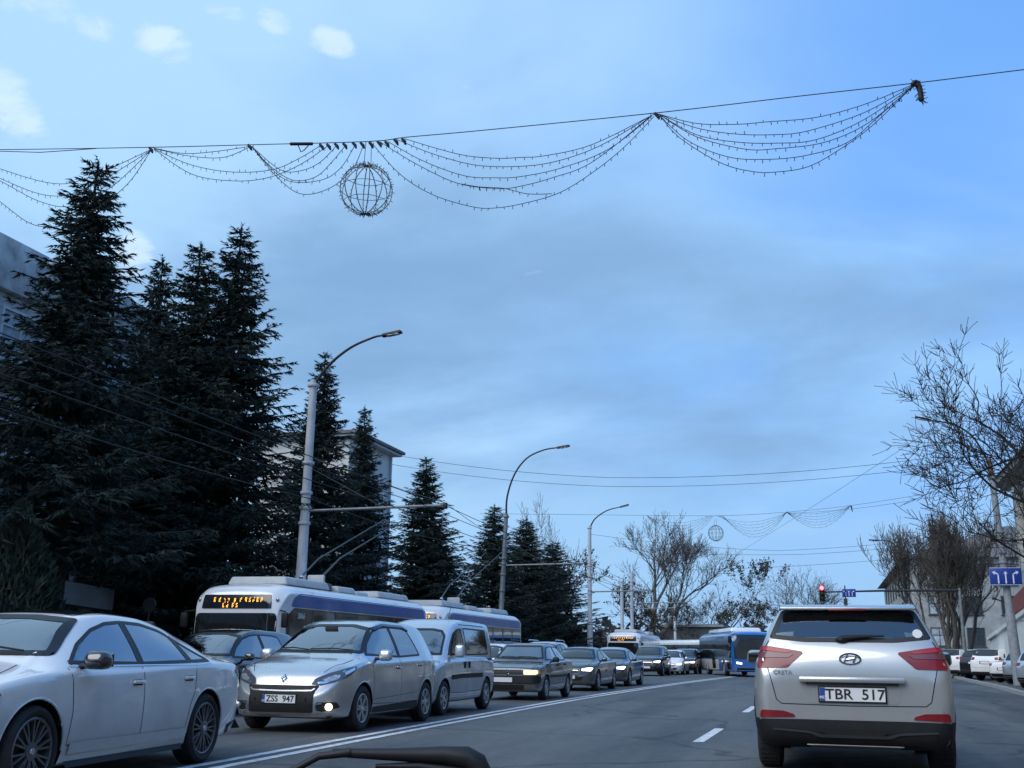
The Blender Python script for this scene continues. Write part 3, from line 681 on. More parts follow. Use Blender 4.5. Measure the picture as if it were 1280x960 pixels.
def grey_saloon():
    c = Car('saloon_car', 'boxy graphite grey old saloon with rectangular warm lit headlights and round grille emblem', 'car', (-7.70, 29.1, 0), -90, VENTO, GRAPH, wheel='alloy')
    c.mirror(.62, 1.0, BLK, (.12, .19, .13)); c.handle(-.02, .86, BLK); c.handle(-.85, .88, BLK)
    c.part('grille', P3(2, [(-.40, .735), (.40, .735), (.40, .63), (-.40, .63)]), 0, BLK, .008, .01)
    for k in range(3): c.line('grille_slat', P3(2, [(-.38, .665 + .035 * k), (.38, .665 + .035 * k)]), 0, mat('slat_grey', (.05, .05, .052), rough=.5), .012, .014)
    c.part('headlight', [(2, .42, .63), (2, .42, .74), (1.95, .72, .74), (1.9, .76, .72), (1.9, .76, .65), (1.95, .72, .63)], 8, LITY, .010, .02, True)
    c.part('turn_lamp', [(1.9, .77, .65), (1.9, .77, .74), (1.8, .83, .74), (1.8, .83, .65)], 55, ORANGE, .008, .02, True)
    c.part('front_bumper', P3(2, [(-.80, .60), (.80, .60), (.80, .42), (-.80, .42)]), 0, BLK, .03, .04)
    c.part('bumper_intake', P3(2, [(-.45, .38), (.45, .38), (.42, .26), (-.42, .26)]), 0, SEAM, .006, .02)
    plate(c.t, c.sk, 9, 0, .50, None, .52, -.12, lift=.035)
    p, n = c.sk.hit((0, .68), 0, .022); mb = MB(); ring = [(0, .062 * math.cos(a * math.pi / 12), .062 * math.sin(a * math.pi / 12)) for a in range(25)]
    mb.tube(ring, .008, CHROME, 6, False)
    for pts in ([(-.028, .05), (0, .006), (.028, .05)], [(-.052, .022), (-.026, -.05), (0, -.002), (.026, -.05), (.052, .022)]): mb.tube([(0, y, z) for y, z in pts], .006, CHROME, 5)
    mb.build('badge', c.t, 40, p)
    c.line('side_moulding', [(.9, 1, .58), (-1.0, 1, .58)], 90, BLK, .06, .01, True)
    c.wiper([(.5, 1.02, -.05, 1.05), (.0, 1.02, -.5, 1.05)], 1.0)
grey_saloon()

def generic(name, label, x, y, sp, pm, lit=LITW, heading=-90, sc=1., rear=False, see=False, group=None, wheel='alloy', extra=None):
    c = Car(name, label, 'car', (x, y, 0), heading, sp, pm, wheel=wheel, see=see, dense=.07, sc=sc, group=group)
    xm = {id(E_SEDAN): .83, id(SCENIC): .8, id(VENTO): .62, id(CRETA): .8, id(COMBO): .78}[id(sp)]
    c.mirror(xm, c.fn[3](xm) + .09, pm if rnd.random() < .4 else BLK, (.13, .2, .15))
    if rear:
        zt = c.fn[3](sp['top'][0][0] + .08); xx = sp['top'][0][0] + .1; hw = sp['hw']
        c.part('tail_light', [(xx, hw * .62, zt - .02), (xx, hw * .60, zt + .10), (xx + .1, hw * .93, zt + .13), (xx + .1, hw * .95, zt - .04)], 160, RED, both=False)
        c.part('tail_light', [(xx, -hw * .62, zt - .02), (xx, -hw * .60, zt + .10), (xx + .1, -hw * .93, zt + .13), (xx + .1, -hw * .95, zt - .04)], -160, RED, both=False)
        c.part('rear_bumper', P3(xx, [(-hw * .85, .46), (hw * .85, .46), (hw * .8, .30), (-hw * .8, .30)]), 180, BLK)
        plate(c.t, c.sk, -9, 180, zt - .16, None, .52)
    else:
        boxy_front(c, sp['top'][-1][0] - .08, lit); plate(c.t, c.sk, 9, 0, .46, None, .52)
    if extra: extra(c)
    return c
q = 'cars queuing in the oncoming lanes'
def sticker(c):
    c.part('door_sticker', [(.35, 1, .70), (.05, 1, .72), (.05, 1, .63), (.35, 1, .61)], 90, mat('sticker_red', (.5, .02, .03), rough=.4), .006, .03)
generic('saloon_car', 'dark green-grey saloon with a small red sticker low on its front door', -7.95, 37.2, E_SEDAN, DKGRN, sc=.95, extra=sticker, group=q)
generic('saloon_car', 'black saloon with one white headlight lit right behind the car with the red door sticker', -7.95, 43.3, E_SEDAN, BLACK, sc=.95, group=q)
generic('hatchback', 'silver hatchback with lit headlights in front of the distant trolleybus', -10.3, 55.5, SCENIC, SILV, sc=.93, group=q, wheel='steel')
generic('off_road_car', 'tall black off-road car with bright headlights left of the small white hatchback', -9.9, 66, CRETA, BLACK, sc=1.06, group=q)
generic('hatchback', 'small white hatchback squeezed between two black off-road cars in the distance', -9.3, 71.5, SCENIC, WHITE, sc=.93, group=q)
generic('off_road_car', 'black off-road car with lit headlights immediately beside the blue bus', -8.9, 75, CRETA, BLACK, sc=1.0, group=q)
generic('hatchback', 'black hatchback half hidden between the white saloon and the first trolleybus', -10.95, 18.9, SCENIC, BLACK, lit=None, sc=.93, see=True, group=q)
generic('estate_car', 'silver estate car with roof rails whose roof shows above the grey and dark green saloons', -11.6, 46.5, SCENIC, SILV, sc=1.02, group=q, extra=lambda c: [MB().tube([(.3, sd * .58, 1.66), (.2, sd * .57, 1.70), (-1.3, sd * .56, 1.69), (-1.45, sd * .57, 1.63)], .018, CHROME, 6).build('roof_rail', c.t) for sd in (1, -1)])
generic('hatchback', 'white hatchback mostly hidden behind the grey old saloon', -10.9, 36.3, SCENIC, WHITE, lit=None, sc=.9, group=q)
generic('estate_car', 'dark grey estate car parked beyond the white saloon at the far left', -17.0, 19.2, SCENIC, GRAPH, lit=None, heading=-60, sc=1.04)

# silver crossover ahead, seen from behind
def crossover():
    c = Car('crossover_car', 'silver crossover stopped directly ahead with plate TBR 517 and red tail lamps', 'car', (.27, 13.85, 0), 90 - .5, CRETA, BEIGE, see=True, sc=1.03, wheel='alloy', flare=(BLK, .02), glass=PRIV)
    lamp = [(-2.1, -.845, 1.17), (-2.1, -.84, 1.20), (-2.0, -.73, 1.205), (-2.1, -.43, 1.155), (-2.1, -.42, 1.14), (-2.1, -.555, 1.0), (-2.1, -.83, .995)]
    for sd in (1, -1):
        P = [(x, y * sd, z) for x, y, z in lamp]; a = 180 + 14 * sd
        o = c.part('tail_light', P, a, RED, .010, .02)
        band = [(x, y * sd, z) for x, y, z in [(-2.1, -.84, 1.125), (-2.1, -.84, 1.15), (-2.1, -.50, 1.125), (-2.1, -.55, 1.095), (-2.1, -.84, 1.09)]]
        mb = MB(); c.sk.patch(mb, band, a, REDCLR, .016, .06, .012); mb.build('clear_band', o, 50)
        up = [(x, y * sd, z) for x, y, z in [(-2.1, -.835, 1.165), (-2.1, -.83, 1.19), (-2.1, -.73, 1.195), (-2.1, -.52, 1.155), (-2.1, -.56, 1.14)]]
        mb = MB(); c.sk.patch(mb, up, a, REDL, .014, .06, .012); mb.build('lamp_upper', o, 50)
        c.part('bumper_reflector', [(-2.1, y * sd, z) for y, z in [(-.80, .600), (-.60, .595), (-.51, .565), (-.50, .54), (-.815, .525)]], 180 + 10 * sd, REDL if False else RED, .012, .02)
    c.part('rear_bumper_lower', P3(-2.1, [(-.815, .515), (-.45, .52), (.45, .52), (.815, .515), (.80, .30), (.6, .262), (-.6, .262), (-.80, .30)]), 180, BLK, .014, .03)
    c.part('bumper_recess', P3(-2.1, [(-.30, .43), (.30, .43), (.25, .385), (-.25, .385)]), 180, SEAM, .02, .02)
    c.line('bumper_ridge', P3(-2.1, [(-.70, .425), (-.40, .405), (-.28, .375), (.28, .375), (.40, .405), (.70, .425)]), 180, mat('black_gloss', (.035, .036, .038), rough=.3), .02, .024)
    c.part('skid_plate', P3(-2.1, [(-.42, .300), (.42, .300), (.36, .268), (-.36, .268)]), 180, mat('skid_grey', (.2, .2, .205), rough=.4, metal=.5), .02, .01)
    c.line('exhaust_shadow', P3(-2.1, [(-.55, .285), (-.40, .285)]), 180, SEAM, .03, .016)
    # cladding along the sides
    for sd in (1, -1):
        mb = MB(); c.sk.patch(mb, [(x, sd, z) for x, z in [(.92, .42), (-.92, .44), (-.92, .27), (.92, .27)]], 90 * sd, BLK, .012); mb.build('side_cladding', c.t, 50)
        mb = MB(); c.sk.patch(mb, [(x, sd, z) for x, z in [(-1.72, .52), (-2.08, .52), (-2.08, .30), (-1.72, .30)]], 90 * sd, BLK, .010); mb.build('bumper_corner', c.t, 50)
    # plate recess, handle strip, plate
    c.part('plate_recess', P3(-2.1, [(-.44, .88), (.44, .88), (.40, .672), (-.40, .672)]), 180, BEIGE, .003, .05)
    p, n = c.sk.hit((0, .90), 180, .02); mb = MB(); mb.rbox((p.x - .012, 0, .893), (.07, .92, .055), BEIGE, .02); mb.rbox((p.x - .002, 0, .858), (.05, .80, .02), BLK, .006); mb.build('tailgate_handle', c.t, 40)
    pl = plate(c.t, c.sk, -9, 180, .758, 'TBR  517', .56, 0, .125); pl.location.x -= .004
    # oval emblem with slanted H
    p, n = c.sk.hit((0, 1.085), 180, .016); mb = MB()
    mb.tube([(0, .09 * math.cos(a * math.pi / 16), .05 * math.sin(a * math.pi / 16)) for a in range(33)], .009, CHROME, 6, False)
    for y0, z0, y1, z1 in ((.055, -.036, .022, .042), (-.055, .036, -.022, -.042), (.038, -.006, -.038, .008)): mb.tube([(0, y0, z0), (0, y1, z1)], .008, CHROME, 6)
    mb.build('badge', c.t, 40, p)
    v, f = text_mesh('CRETA', .055); p, n = c.sk.hit((-.60, .955), 180, .012); mb = MB(); M = Matrix.Translation(p) @ Matrix(((0, 0, -1), (-1, 0, 0), (0, 1, 0))).to_4x4(); mb.add([M @ q for q in v], f, RIMS); mb.build('model_lettering', c.t, 30)
    # spoiler, brake light, wiper, sticker, aerial, rails
    mb = MB(); mb.rbox((-1.80, 0, 1.597), (.22, 1.22, .032), BEIGE, .014, 3, ry=-.16); o = mb.build('roof_spoiler', c.t, 40)
    mb = MB(); mb.rbox((-1.905, 0, 1.568), (.02, .34, .022), RED, .008); mb.build('brake_light', o, 40)
    mb = MB(); P = [c.sk.hit(t, 180, .03)[0] for t in ((-.06, 1.272), (.12, 1.29), (.31, 1.297))]; mb.tube(P, [.028, .018, .008], BLK, 8)
    p0 = c.sk.hit((-.06, 1.265), 180, .015)[0]; mb.ellipsoid(p0, (.03, .06, .032), BLK); mb.build('rear_wiper', c.t, 40)
    mb = MB(); p, n = c.sk.hit((.60, 1.335), 180, .006); q = [(0, .042 * math.cos(a * math.pi / 10), .05 * math.sin(a * math.pi / 10)) for a in range(20)]; mb.prism([(y, z) for _, y, z in q], -.002, .002, mat('sticker_white', (.6, .61, .6), rough=.5), 'x')
    st = mb.build('window_sticker', c.t, 30, p); st.rotation_euler.y = math.asin(max(-1, min(1, n.z)))
    mb = MB(); mb.prism([(-.09, 0), (.07, 0), (-.03, .075), (-.06, .08)], -.018, .018, BLK, 'y'); mb.tube([(-.04, 0, .06), (-.10, 0, .21)], .0055, BLK, 6); mb.build('roof_aerial', c.t, 40, (-1.35, 0, 1.625))
    for sd in (1, -1):
        mb = MB(); mb.tube([(-1.5, sd * .585, 1.595), (-1.4, sd * .58, 1.64), (-.2, sd * .585, 1.665), (.1, sd * .59, 1.61)], .016, RIMS, 6); mb.build('roof_rail', c.t)
    c.t.scale = (1.03, 1.105, 1.03)
    c.mirror(.78, 1.10, BEIGE, (.14, .24, .17))
    for x in (-.02, -.95): c.handle(x, .93, BEIGE)
crossover()

# ------------------------------------------------------------------ buses
BUSW = paint('bus_white', (.76, .77, .77), 0, .28, .25, .9)
BUSBLUE = paint('bus_blue', (.008, .12, .42), 0, .3, .25, .9)
BUSDK = mat('bus_black_glass', (.01, .012, .016), rough=.15, coat=.4)
STRIPE = mat('stripe_blue', (.010, .085, .32), rough=.35, coat=.4, var=.15, vscale=2)
AMBER = mat('display_amber', (1, .5, .05), emit=(1, .40, .04), estr=1.6)
ROOFB = mat('roof_box_cream', (.50, .51, .50), rough=.55, var=.12, vscale=3)
POLEG = mat('trolley_pole_grey', (.10, .105, .11), rough=.5, metal=.4)

def bus_spec(L, hw, H):
    h = L / 2
    return dict(hw=hw, wb=L * .55, wr=.46, tw=.27, arch=.56, axles=(h - 2.5, -h + 3.0), tuck=.02, bulge=.012,
        top=[(-h, .5), (-h + .01, H - .5), (-h + .06, H - .2), (-h + .25, H - .04), (-h + .6, H), (h - 1.0, H), (h - .55, H - .03), (h - .25, H - .13), (h - .1, H - .32), (h - .04, H - .75), (h - .01, H - 1.5), (h, .6)],
        bot=[(-h, .36), (-h + .3, .30), (h - .3, .28), (h, .34)],
        wid=[(-h, hw - .12), (-h + .06, hw - .04), (-h + .2, hw), (h - .6, hw), (h - .25, hw - .03), (h - .08, hw - .12), (h, hw - .26)],
        belt=[(-h, H - .5), (-h + .4, H - .27), (h - .6, H - .27), (h - .1, H - .7), (h, .5)],
        roofw=[(-h, hw - .35), (-h + .4, hw - .13), (h - .7, hw - .13), (h - .2, hw - .22), (h, hw - .4)],
        crown=[(-h, .14), (h, .14)], seams=[])

def led_panel(mb, sk, W, zc, x, rows, hgt=.05, a=0):
    """amber dot matrix: little lamps on the black board"""
    r = random.Random(5); 
    for (y0, z0, n) in rows:
        for k in range(n):
            for i in range(2):
                for j in range(4):
                    if r.random() < .28: continue
                    p = sk.hit((-y0 + k * .105 + i * .026, z0 + j * .027), a, .018)[0]
                    mb.box(p, (.004, .016, .024), AMBER)

def trolleybus(label, loc, heading, L=10.4, poles=True, number=None, gearshift=0, stripe=True):
    H = 2.78; hw = 1.25; sp = bus_spec(L, hw, H); h = L / 2
    c = Car('trolleybus', label, 'trolleybus', loc, heading, sp, BUSW, see=False, dense=.12, group='white trolleybuses in the far oncoming lane', wheel='steel')
    c.part('windscreen', P3(h, [(-1.10, 2.02), (1.10, 2.02), (1.13, 1.0), (-1.13, 1.0)]), 0, DGLASS, .006, .12, step=.1)
    dp = c.part('destination_display', P3(h, [(-.92, 2.46), (.92, 2.46), (.95, 2.13), (-.95, 2.13)]), 0, BUSDK, .016, .03, step=.04)
    mb = MB(); led_panel(mb, c.sk, 1.8, 2.3, h, [(.62, 2.30, 1), (.48, 2.30, 1), (.34, 2.28, 2), (.06, 2.28, 1), (-.10, 2.30, 1), (-.24, 2.30, 5), (.36, 2.165, 2), (.10, 2.165, 2)]); mb.build('lettering', dp, 0)
    for sd in (1, -1):
        mb = MB(); p, n = c.sk.hit((sd * 1.06, 2.34), 0, .01); mb.ellipsoid(p, (.03, .045, .06), LENS, 12, 8); mb.build('marker_lamp', c.t, 60)
        c.part('headlight', P3(h, [(sd * .75, .62), (sd * 1.02, .64), (sd * 1.02, .80), (sd * .75, .78)]), 0, LENS, .012, .03, step=.1)
    c.part('front_bumper', P3(h, [(-1.0, .50), (1.0, .50), (1.0, .33), (-1.0, .33)]), 0, BLK, .012, .03, step=.12)
    # side glazing band and blue stripe
    for sd in (1, -1):
        mb = MB(); c.sk.patch(mb, [(x, sd, z) for x, z in [(h - .35, 1.05), (h - .35, 1.95), (h - .7, 2.17), (-h + .25, 2.17), (-h + .25, 1.05)]], 90 * sd, BUSDK, .006, .16, .08); g = mb.build('window_band', c.t, 50)
        for k in range(6):
            x = h - 1.75 - k * 1.4
            if x < -h + .6: break
            mb = MB(); c.sk.strip(mb, [(x, sd, 1.08), (x, sd, 2.14)], 90 * sd, mat('window_post', (.03, .032, .036), rough=.4), .07, .010); mb.build('window_post', g, 50)
            mb = MB(); c.sk.patch(mb, [(x - .1, sd, 2.12), (x - .1, sd, 1.14), (x - 1.3, sd, 1.14), (x - 1.3, sd, 2.12)], 90 * sd, DGLASS, .009, .2, .05); mb.build('pane', g, 50)
        if stripe:
            mb = MB(); c.sk.patch(mb, [(x, sd, z) for x, z in [(h - .55, 2.19), (h - .68, 2.40), (h - 1.0, 2.53), (-h + .12, 2.53), (-h + .12, 2.19)]], 90 * sd, STRIPE, .006, .16, .1); mb.build('blue_stripe', c.t, 50)
    if number:
        v, f = text_mesh(number, .2); p, n = c.sk.hit((-(h - 1.1), 1.98), 90, .012); mb = MB(); M = Matrix.Translation(p) @ Matrix(((-1, 0, 0), (0, 0, 1), (0, 1, 0))).to_4x4(); mb.add([M @ q for q in v], f, PLATE); mb.build('fleet_number', c.t, 0)
    # roof equipment
    def rb(x0, x1, w, hh, nm='roof_box'):
        mb = MB(); mb.rbox(((x0 + x1) / 2, 0, H + hh / 2 - .04), (x1 - x0, w, hh * .8), ROOFB, .05, 3, taper=(.96, .9)); return mb.build(nm, c.t, 40)
    rb(h - 3.6, h - 1.0, 1.7, .26); rb(h - 5.6, h - 4.4, 1.5, .22); rb(-h + .6, -h + 3.2, 1.6, .24); rb(-h + 3.5, -h + 4.4, 1.2, .16)
    if poles:
        mb = MB(); xb = h - 4.0
        mb.rbox((xb, 0, H + .10), (.7, 1.1, .22), mat('pole_base', (.08, .085, .09), rough=.6), .05); mb.rbox((xb + .2, .3, H + .25), (.12, .5, .34), ROOFB, .03); mb.build('pole_base', c.t, 40)
        for sd in (1, -1):
            mb = MB(); mb.ellipsoid((xb - .15, sd * .32, H + .38), (.1, .07, .07), CHROME, 10, 6)
            mb.tube([(xb, sd * .32, H + .34), (xb - 1.2, sd * .34, H + 1.0), (xb - 6.1, sd * .36, 5.5)], [.032, .024, .015], POLEG, 7); mb.build('current_collector', c.t, 50)
        mb = MB()
        for sd in (1, -1): mb.tube([(-h + .4, sd * .5, H - .05), (-h + .5, sd * .5, H + .15), (-h + 1.2, sd * .45, H + .18), (-h + 1.4, sd * .45, H)], .02, POLEG, 6)
        mb.build('pole_cradle', c.t, 50)
    for sd in (1, -1):
        mb = MB(); mb.rbox((h + .02, sd * 1.38, 1.85), (.10, .18, .36), BLK, .04); mb.tube([(h - .2, sd * 1.1, 2.1), (h + .02, sd * 1.38, 2.05)], .018, BLK, 6); mb.build('mirror', c.t, 40)
    return c
trolleybus('white trolleybus with blue roof stripe, lit amber display and fleet number beside its windscreen', (-13.85, 24.2 + 5.2, 0), -90, number='3866')
trolleybus('second white trolleybus with blue stripe, standing nose to tail behind the numbered one', (-13.85, 36.2 + 5.2, 0), -90)
trolleybus('distant white trolleybus with lit amber display in front of the bare trees', (-13.85, 79 + 5.2, 0), -90, poles=False, stripe=False)

def white_bus():
    H = 2.55; sp = bus_spec(9, 1.2, H); h = 4.5
    c = Car('bus', 'white bus with dark windows half hidden behind the black off-road cars', 'bus', (-11.2, 98, 0), -50, sp, BUSW, see=False, dense=.16, wheel='steel')
    c.part('windscreen', P3(h, [(-1.05, 2.1), (1.05, 2.1), (1.05, 1.0), (-1.05, 1.0)]), 0, DGLASS, .006, .1, step=.12)
    for sd in (1, -1):
        mb = MB(); c.sk.patch(mb, [(x, sd, z) for x, z in [(h - .4, 1.1), (h - .4, 2.1), (-h + .3, 2.1), (-h + .3, 1.1)]], 90 * sd, BUSDK, .006, .16, .08); mb.build('window_band', c.t, 50)
        c.part('headlight', P3(h, [(sd * .7, .62), (sd * 1.0, .64), (sd * 1.0, .80), (sd * .7, .78)]), 0, LENS, .012, .03, step=.1)
white_bus()

def blue_bus():
    H = 2.62; sp = bus_spec(11, 1.28, H); h = 5.5
    c = Car('bus', 'blue city bus with black upper glass turning towards the camera beside the silver crossover', 'bus', (-5.45, 71.6, 0), -90 + 16, sp, BUSBLUE, see=False, dense=.12, wheel='steel')
    c.part('windscreen', P3(h, [(-1.13, 2.40), (1.13, 2.40), (1.15, 1.0), (-1.15, 1.0)]), 0, mat('bus_windscreen', (.03, .04, .05), rough=.08, coat=.5), .006, .12, step=.1)
    c.part('destination_display', P3(h, [(-.95, 2.40), (.95, 2.40), (.95, 2.15), (-.95, 2.15)]), 0, BUSDK, .012, .04, step=.1)
    c.part('front_bumper', P3(h, [(-1.0, .50), (1.0, .50), (1.0, .33), (-1.0, .33)]), 0, BLK, .012, .03, step=.12)
    for sd in (1, -1):
        mb = MB(); c.sk.patch(mb, [(x, sd, z) for x, z in [(h - .3, 1.05), (h - .3, 2.3), (-h + .2, 2.42), (-h + .2, 1.05)]], 90 * sd, BUSDK, .006, .16, .08); mb.build('window_band', c.t, 50)
        c.part('headlight', P3(h, [(sd * .70, .70), (sd * 1.02, .74), (sd * 1.02, .86), (sd * .70, .80)]), 0, LITW if sd < 0 else LENS, .012, .03, step=.1)
        mb = MB(); mb.tube([(h - .1, sd * 1.0, 2.45), (h + .25, sd * 1.4, 2.35)], .02, BLK, 6); mb.rbox((h + .22, sd * 1.42, 2.1), (.12, .2, .42), BLK, .05); mb.build('mirror', c.t, 40)
        mb = MB(); c.sk.patch(mb, [(x, sd, z) for x, z in [(h - 4.2, .98), (-h + .2, .98), (-h + .2, .36), (h - 4.2, .36)]], 90 * sd, BUSW, .008, .16, .05); mb.build('white_panel', c.t, 50)
        for x in (h - .9, h - 5.6):
            mb = MB(); c.sk.patch(mb, [(x + .5, sd, .42), (x + .5, sd, 2.0), (x - .6, sd, 2.0), (x - .6, sd, .42)], 90 * sd, DGLASS, .012, .16, .05); mb.build('door', c.t, 50)
    mb = MB(); mb.rbox((0, 0, H + .10), (7.5, 1.9, .26), BUSW, .08, 3, taper=(.97, .9)); mb.build('roof_cover', c.t, 40)
blue_bus()

# ------------------------------------------------------------------ cars parked on the right
g2 = 'cars parked nose in along the right kerb'
PK = [('off_road_car', 'white boxy off-road car parked farthest from the right frame edge under the twiggy tree', 8.9, 77, CRETA, WHITE, 1.10),
      ('off_road_car', 'black off-road car parked right beside the farthest white off-roader', 9.9, 73.5, CRETA, BLACK, 1.05),
      ('off_road_car', 'white off-road car with dark rear glass parked between the black off-roader and the saloon', 10.1, 69.5, CRETA, WHITE, 1.08),
      ('saloon_car', 'white saloon parked between the white off-road car and the silver hatchback', 10.5, 65.0, E_SEDAN, WHITE, 1.0),
      ('hatchback', 'silver hatchback with pale number plate parked beside the sign pole', 10.3, 60.8, SCENIC, SILV, .98),
      ('hatchback', 'grey hatchback parked nearest at the right edge of the frame', 9.5, 51.5, SCENIC, SILB, .98)]
for nm, lb, x, y, sp, pm, sc in PK:
    c = generic(nm, lb, x, y, sp, pm, heading=52, sc=sc, rear=True, group=g2); c.t.location.z = .0
generic('hatchback', 'small grey car parked behind the trunk of the twiggy tree far down the right kerb', 9.6, 88, SCENIC, SILV, heading=60, sc=.95, rear=True, group=g2)

# ------------------------------------------------------------------ ground
ASPH = None
def asphalt():
    m = bpy.data.materials.new('asphalt'); m.use_nodes = True; nt = m.node_tree; N = nt.nodes; L = nt.links; b = N['Principled BSDF']
    tc = N.new('ShaderNodeTexCoord')
    def noise(sc, det, st=(1, 1, 1)):
        mp = N.new('ShaderNodeMapping'); mp.inputs['Scale'].default_value = st; L.new(tc.outputs['Object'], mp.inputs[0])
        n = N.new('ShaderNodeTexNoise'); n.inputs['Scale'].default_value = sc; n.inputs['Detail'].default_value = det; n.inputs['Roughness'].default_value = .65; L.new(mp.outputs[0], n.inputs['Vector']); return n.outputs['Fac']
    def ramp(f, a, b_, p0=.35, p1=.68):
        r = N.new('ShaderNodeValToRGB'); r.color_ramp.elements[0].position = p0; r.color_ramp.elements[1].position = p1; r.color_ramp.elements[0].color = (*a, 1); r.color_ramp.elements[1].color = (*b_, 1); L.new(f, r.inputs[0]); return r.outputs[0]
    base = ramp(noise(.5, 5, (1, .18, 1)), (.066, .067, .068), (.135, .135, .130))
    fine = ramp(noise(90, 3), (.55, .55, .55), (1.4, 1.4, 1.4))
    mx = N.new('ShaderNodeMixRGB'); mx.blend_type = 'MULTIPLY'; mx.inputs[0].default_value = .75; L.new(base, mx.inputs[1]); L.new(fine, mx.inputs[2])
    # oil and tyre streaks along the lanes
    st = ramp(noise(1.1, 6, (1, .05, 1)), (.72, .72, .72), (1.12, 1.12, 1.12), .38, .6)
    m2 = N.new('ShaderNodeMixRGB'); m2.blend_type = 'MULTIPLY'; m2.inputs[0].default_value = .8; L.new(mx.outputs[0], m2.inputs[1]); L.new(st, m2.inputs[2])
    # tar sealed cracks
    v = N.new('ShaderNodeTexVoronoi'); v.feature = 'DISTANCE_TO_EDGE'; v.inputs['Scale'].default_value = .22
    nz = N.new('ShaderNodeTexNoise'); nz.inputs['Scale'].default_value = .9; nz.inputs['Detail'].default_value = 6; L.new(tc.outputs['Object'], nz.inputs['Vector'])
    ad = N.new('ShaderNodeMixRGB'); ad.blend_type = 'ADD'; ad.inputs[0].default_value = 1.; L.new(tc.outputs['Object'], ad.inputs[1]); L.new(nz.outputs['Color'], ad.inputs[2]); L.new(ad.outputs[0], v.inputs['Vector'])
    cr = ramp(v.outputs['Distance'], (.35, .35, .35), (1, 1, 1), .005, .016)
    m3 = N.new('ShaderNodeMixRGB'); m3.blend_type = 'MULTIPLY'; m3.inputs[0].default_value = .85; L.new(m2.outputs[0], m3.inputs[1]); L.new(cr, m3.inputs[2])
    pt = ramp(noise(.16, 2, (1.6, .5, 1)), (1, 1, 1), (.74, .74, .75), .575, .582)
    m4 = N.new('ShaderNodeMixRGB'); m4.blend_type = 'MULTIPLY'; m4.inputs[0].default_value = .9; L.new(m3.outputs[0], m4.inputs[1]); L.new(pt, m4.inputs[2])
    sp_ = ramp(noise(6, 6), (.82, .82, .82), (1.12, 1.12, 1.1), .42, .62)
    m5 = N.new('ShaderNodeMixRGB'); m5.blend_type = 'MULTIPLY'; m5.inputs[0].default_value = .8; L.new(m4.outputs[0], m5.inputs[1]); L.new(sp_, m5.inputs[2])
    L.new(m5.outputs[0], b.inputs['Base Color']); b.inputs['Roughness'].default_value = .62; b.inputs['Specular IOR Level'].default_value = .4
    bp = N.new('ShaderNodeBump'); bp.inputs['Strength'].default_value = .5; bp.inputs['Distance'].default_value = .01; L.new(noise(120, 3), bp.inputs['Height']); L.new(bp.outputs[0], b.inputs['Normal'])
    return m
ASPH = asphalt()
SOIL = mat('winter_ground', (.075, .075, .055), rough=.95, var=.5, vscale=.8, bump=.6, bscale=14, col2=(.10, .095, .07))
PAVE = mat('paving', (.17, .17, .165), rough=.85, var=.25, vscale=2.5, bump=.3, bscale=20)
KERB = mat('kerb_stone', (.32, .32, .31), rough=.8, var=.35, vscale=4, bump=.3, bscale=25)
LINE = mat('road_paint', (.62, .63, .63), rough=.6, var=.42, vscale=7, bump=.2, bscale=80)

def sheet(name, pts, z, m, kind='structure'):
    mb = MB(); mb.add([(x, y, z) for x, y in pts], [tuple(range(len(pts)))], m); o = mb.build(name, None, 0); tag(o, kind=kind); return o
sheet('ground', [(-2500, -400), (2500, -400), (2500, 4000), (-2500, 4000)], -.06, SOIL)
right = [(5.2, -30), (5.4, 15), (6.0, 36), (6.7, 48), (7.2, 60), (7.9, 78), (9.4, 105), (13, 140)]
left = [(-15.9, -30), (-15.9, 60), (-15.7, 100), (-14.5, 140)]
sheet('road', right + left[::-1], 0, ASPH)
def ribbon(name, pts, w, z0, z1, m, off=0):
    mb = MB(); n = len(pts); V = []
    for i, p in enumerate(pts):
        a = Vector(pts[max(i - 1, 0)]); b = Vector(pts[min(i + 1, n - 1)]); t = (b - a).normalized(); q = Vector((-t.y, t.x)); p = Vector(p)
        A = p + q * (off + w / 2); B = p + q * (off - w / 2)
        V += [(A.x, A.y, z0), (A.x, A.y, z1), (B.x, B.y, z1), (B.x, B.y, z0)]
    F = []
    for i in range(n - 1):
        k = 4 * i
        F += [(k + j, k + j + 1, k + 5 + j, k + 4 + j) for j in range(3)]
    F += [(0, 1, 2, 3), (4*n - 1, 4*n - 2, 4*n - 3, 4*n - 4)]
    mb.add(V, F, m); o = mb.build(name, None, 30); tag(o, kind='structure'); return o
ribbon('kerb', right, .16, -.05, .13, KERB, -.08)
ribbon('kerb', left, .16, -.05, .13, KERB, .08)
sheet('pavement', [(x + .16, y) for x, y in right] + [(x + 13, y) for x, y in right[::-1]], -.02, ASPH)
sheet('verge', [(-16.06, -30), (-16.06, 140), (-22.5, 140), (-22.5, -30)], .07, SOIL)
sheet('path', [(-22.5, -30), (-22.5, 140), (-25.0, 140), (-25.0, -30)], .09, PAVE)

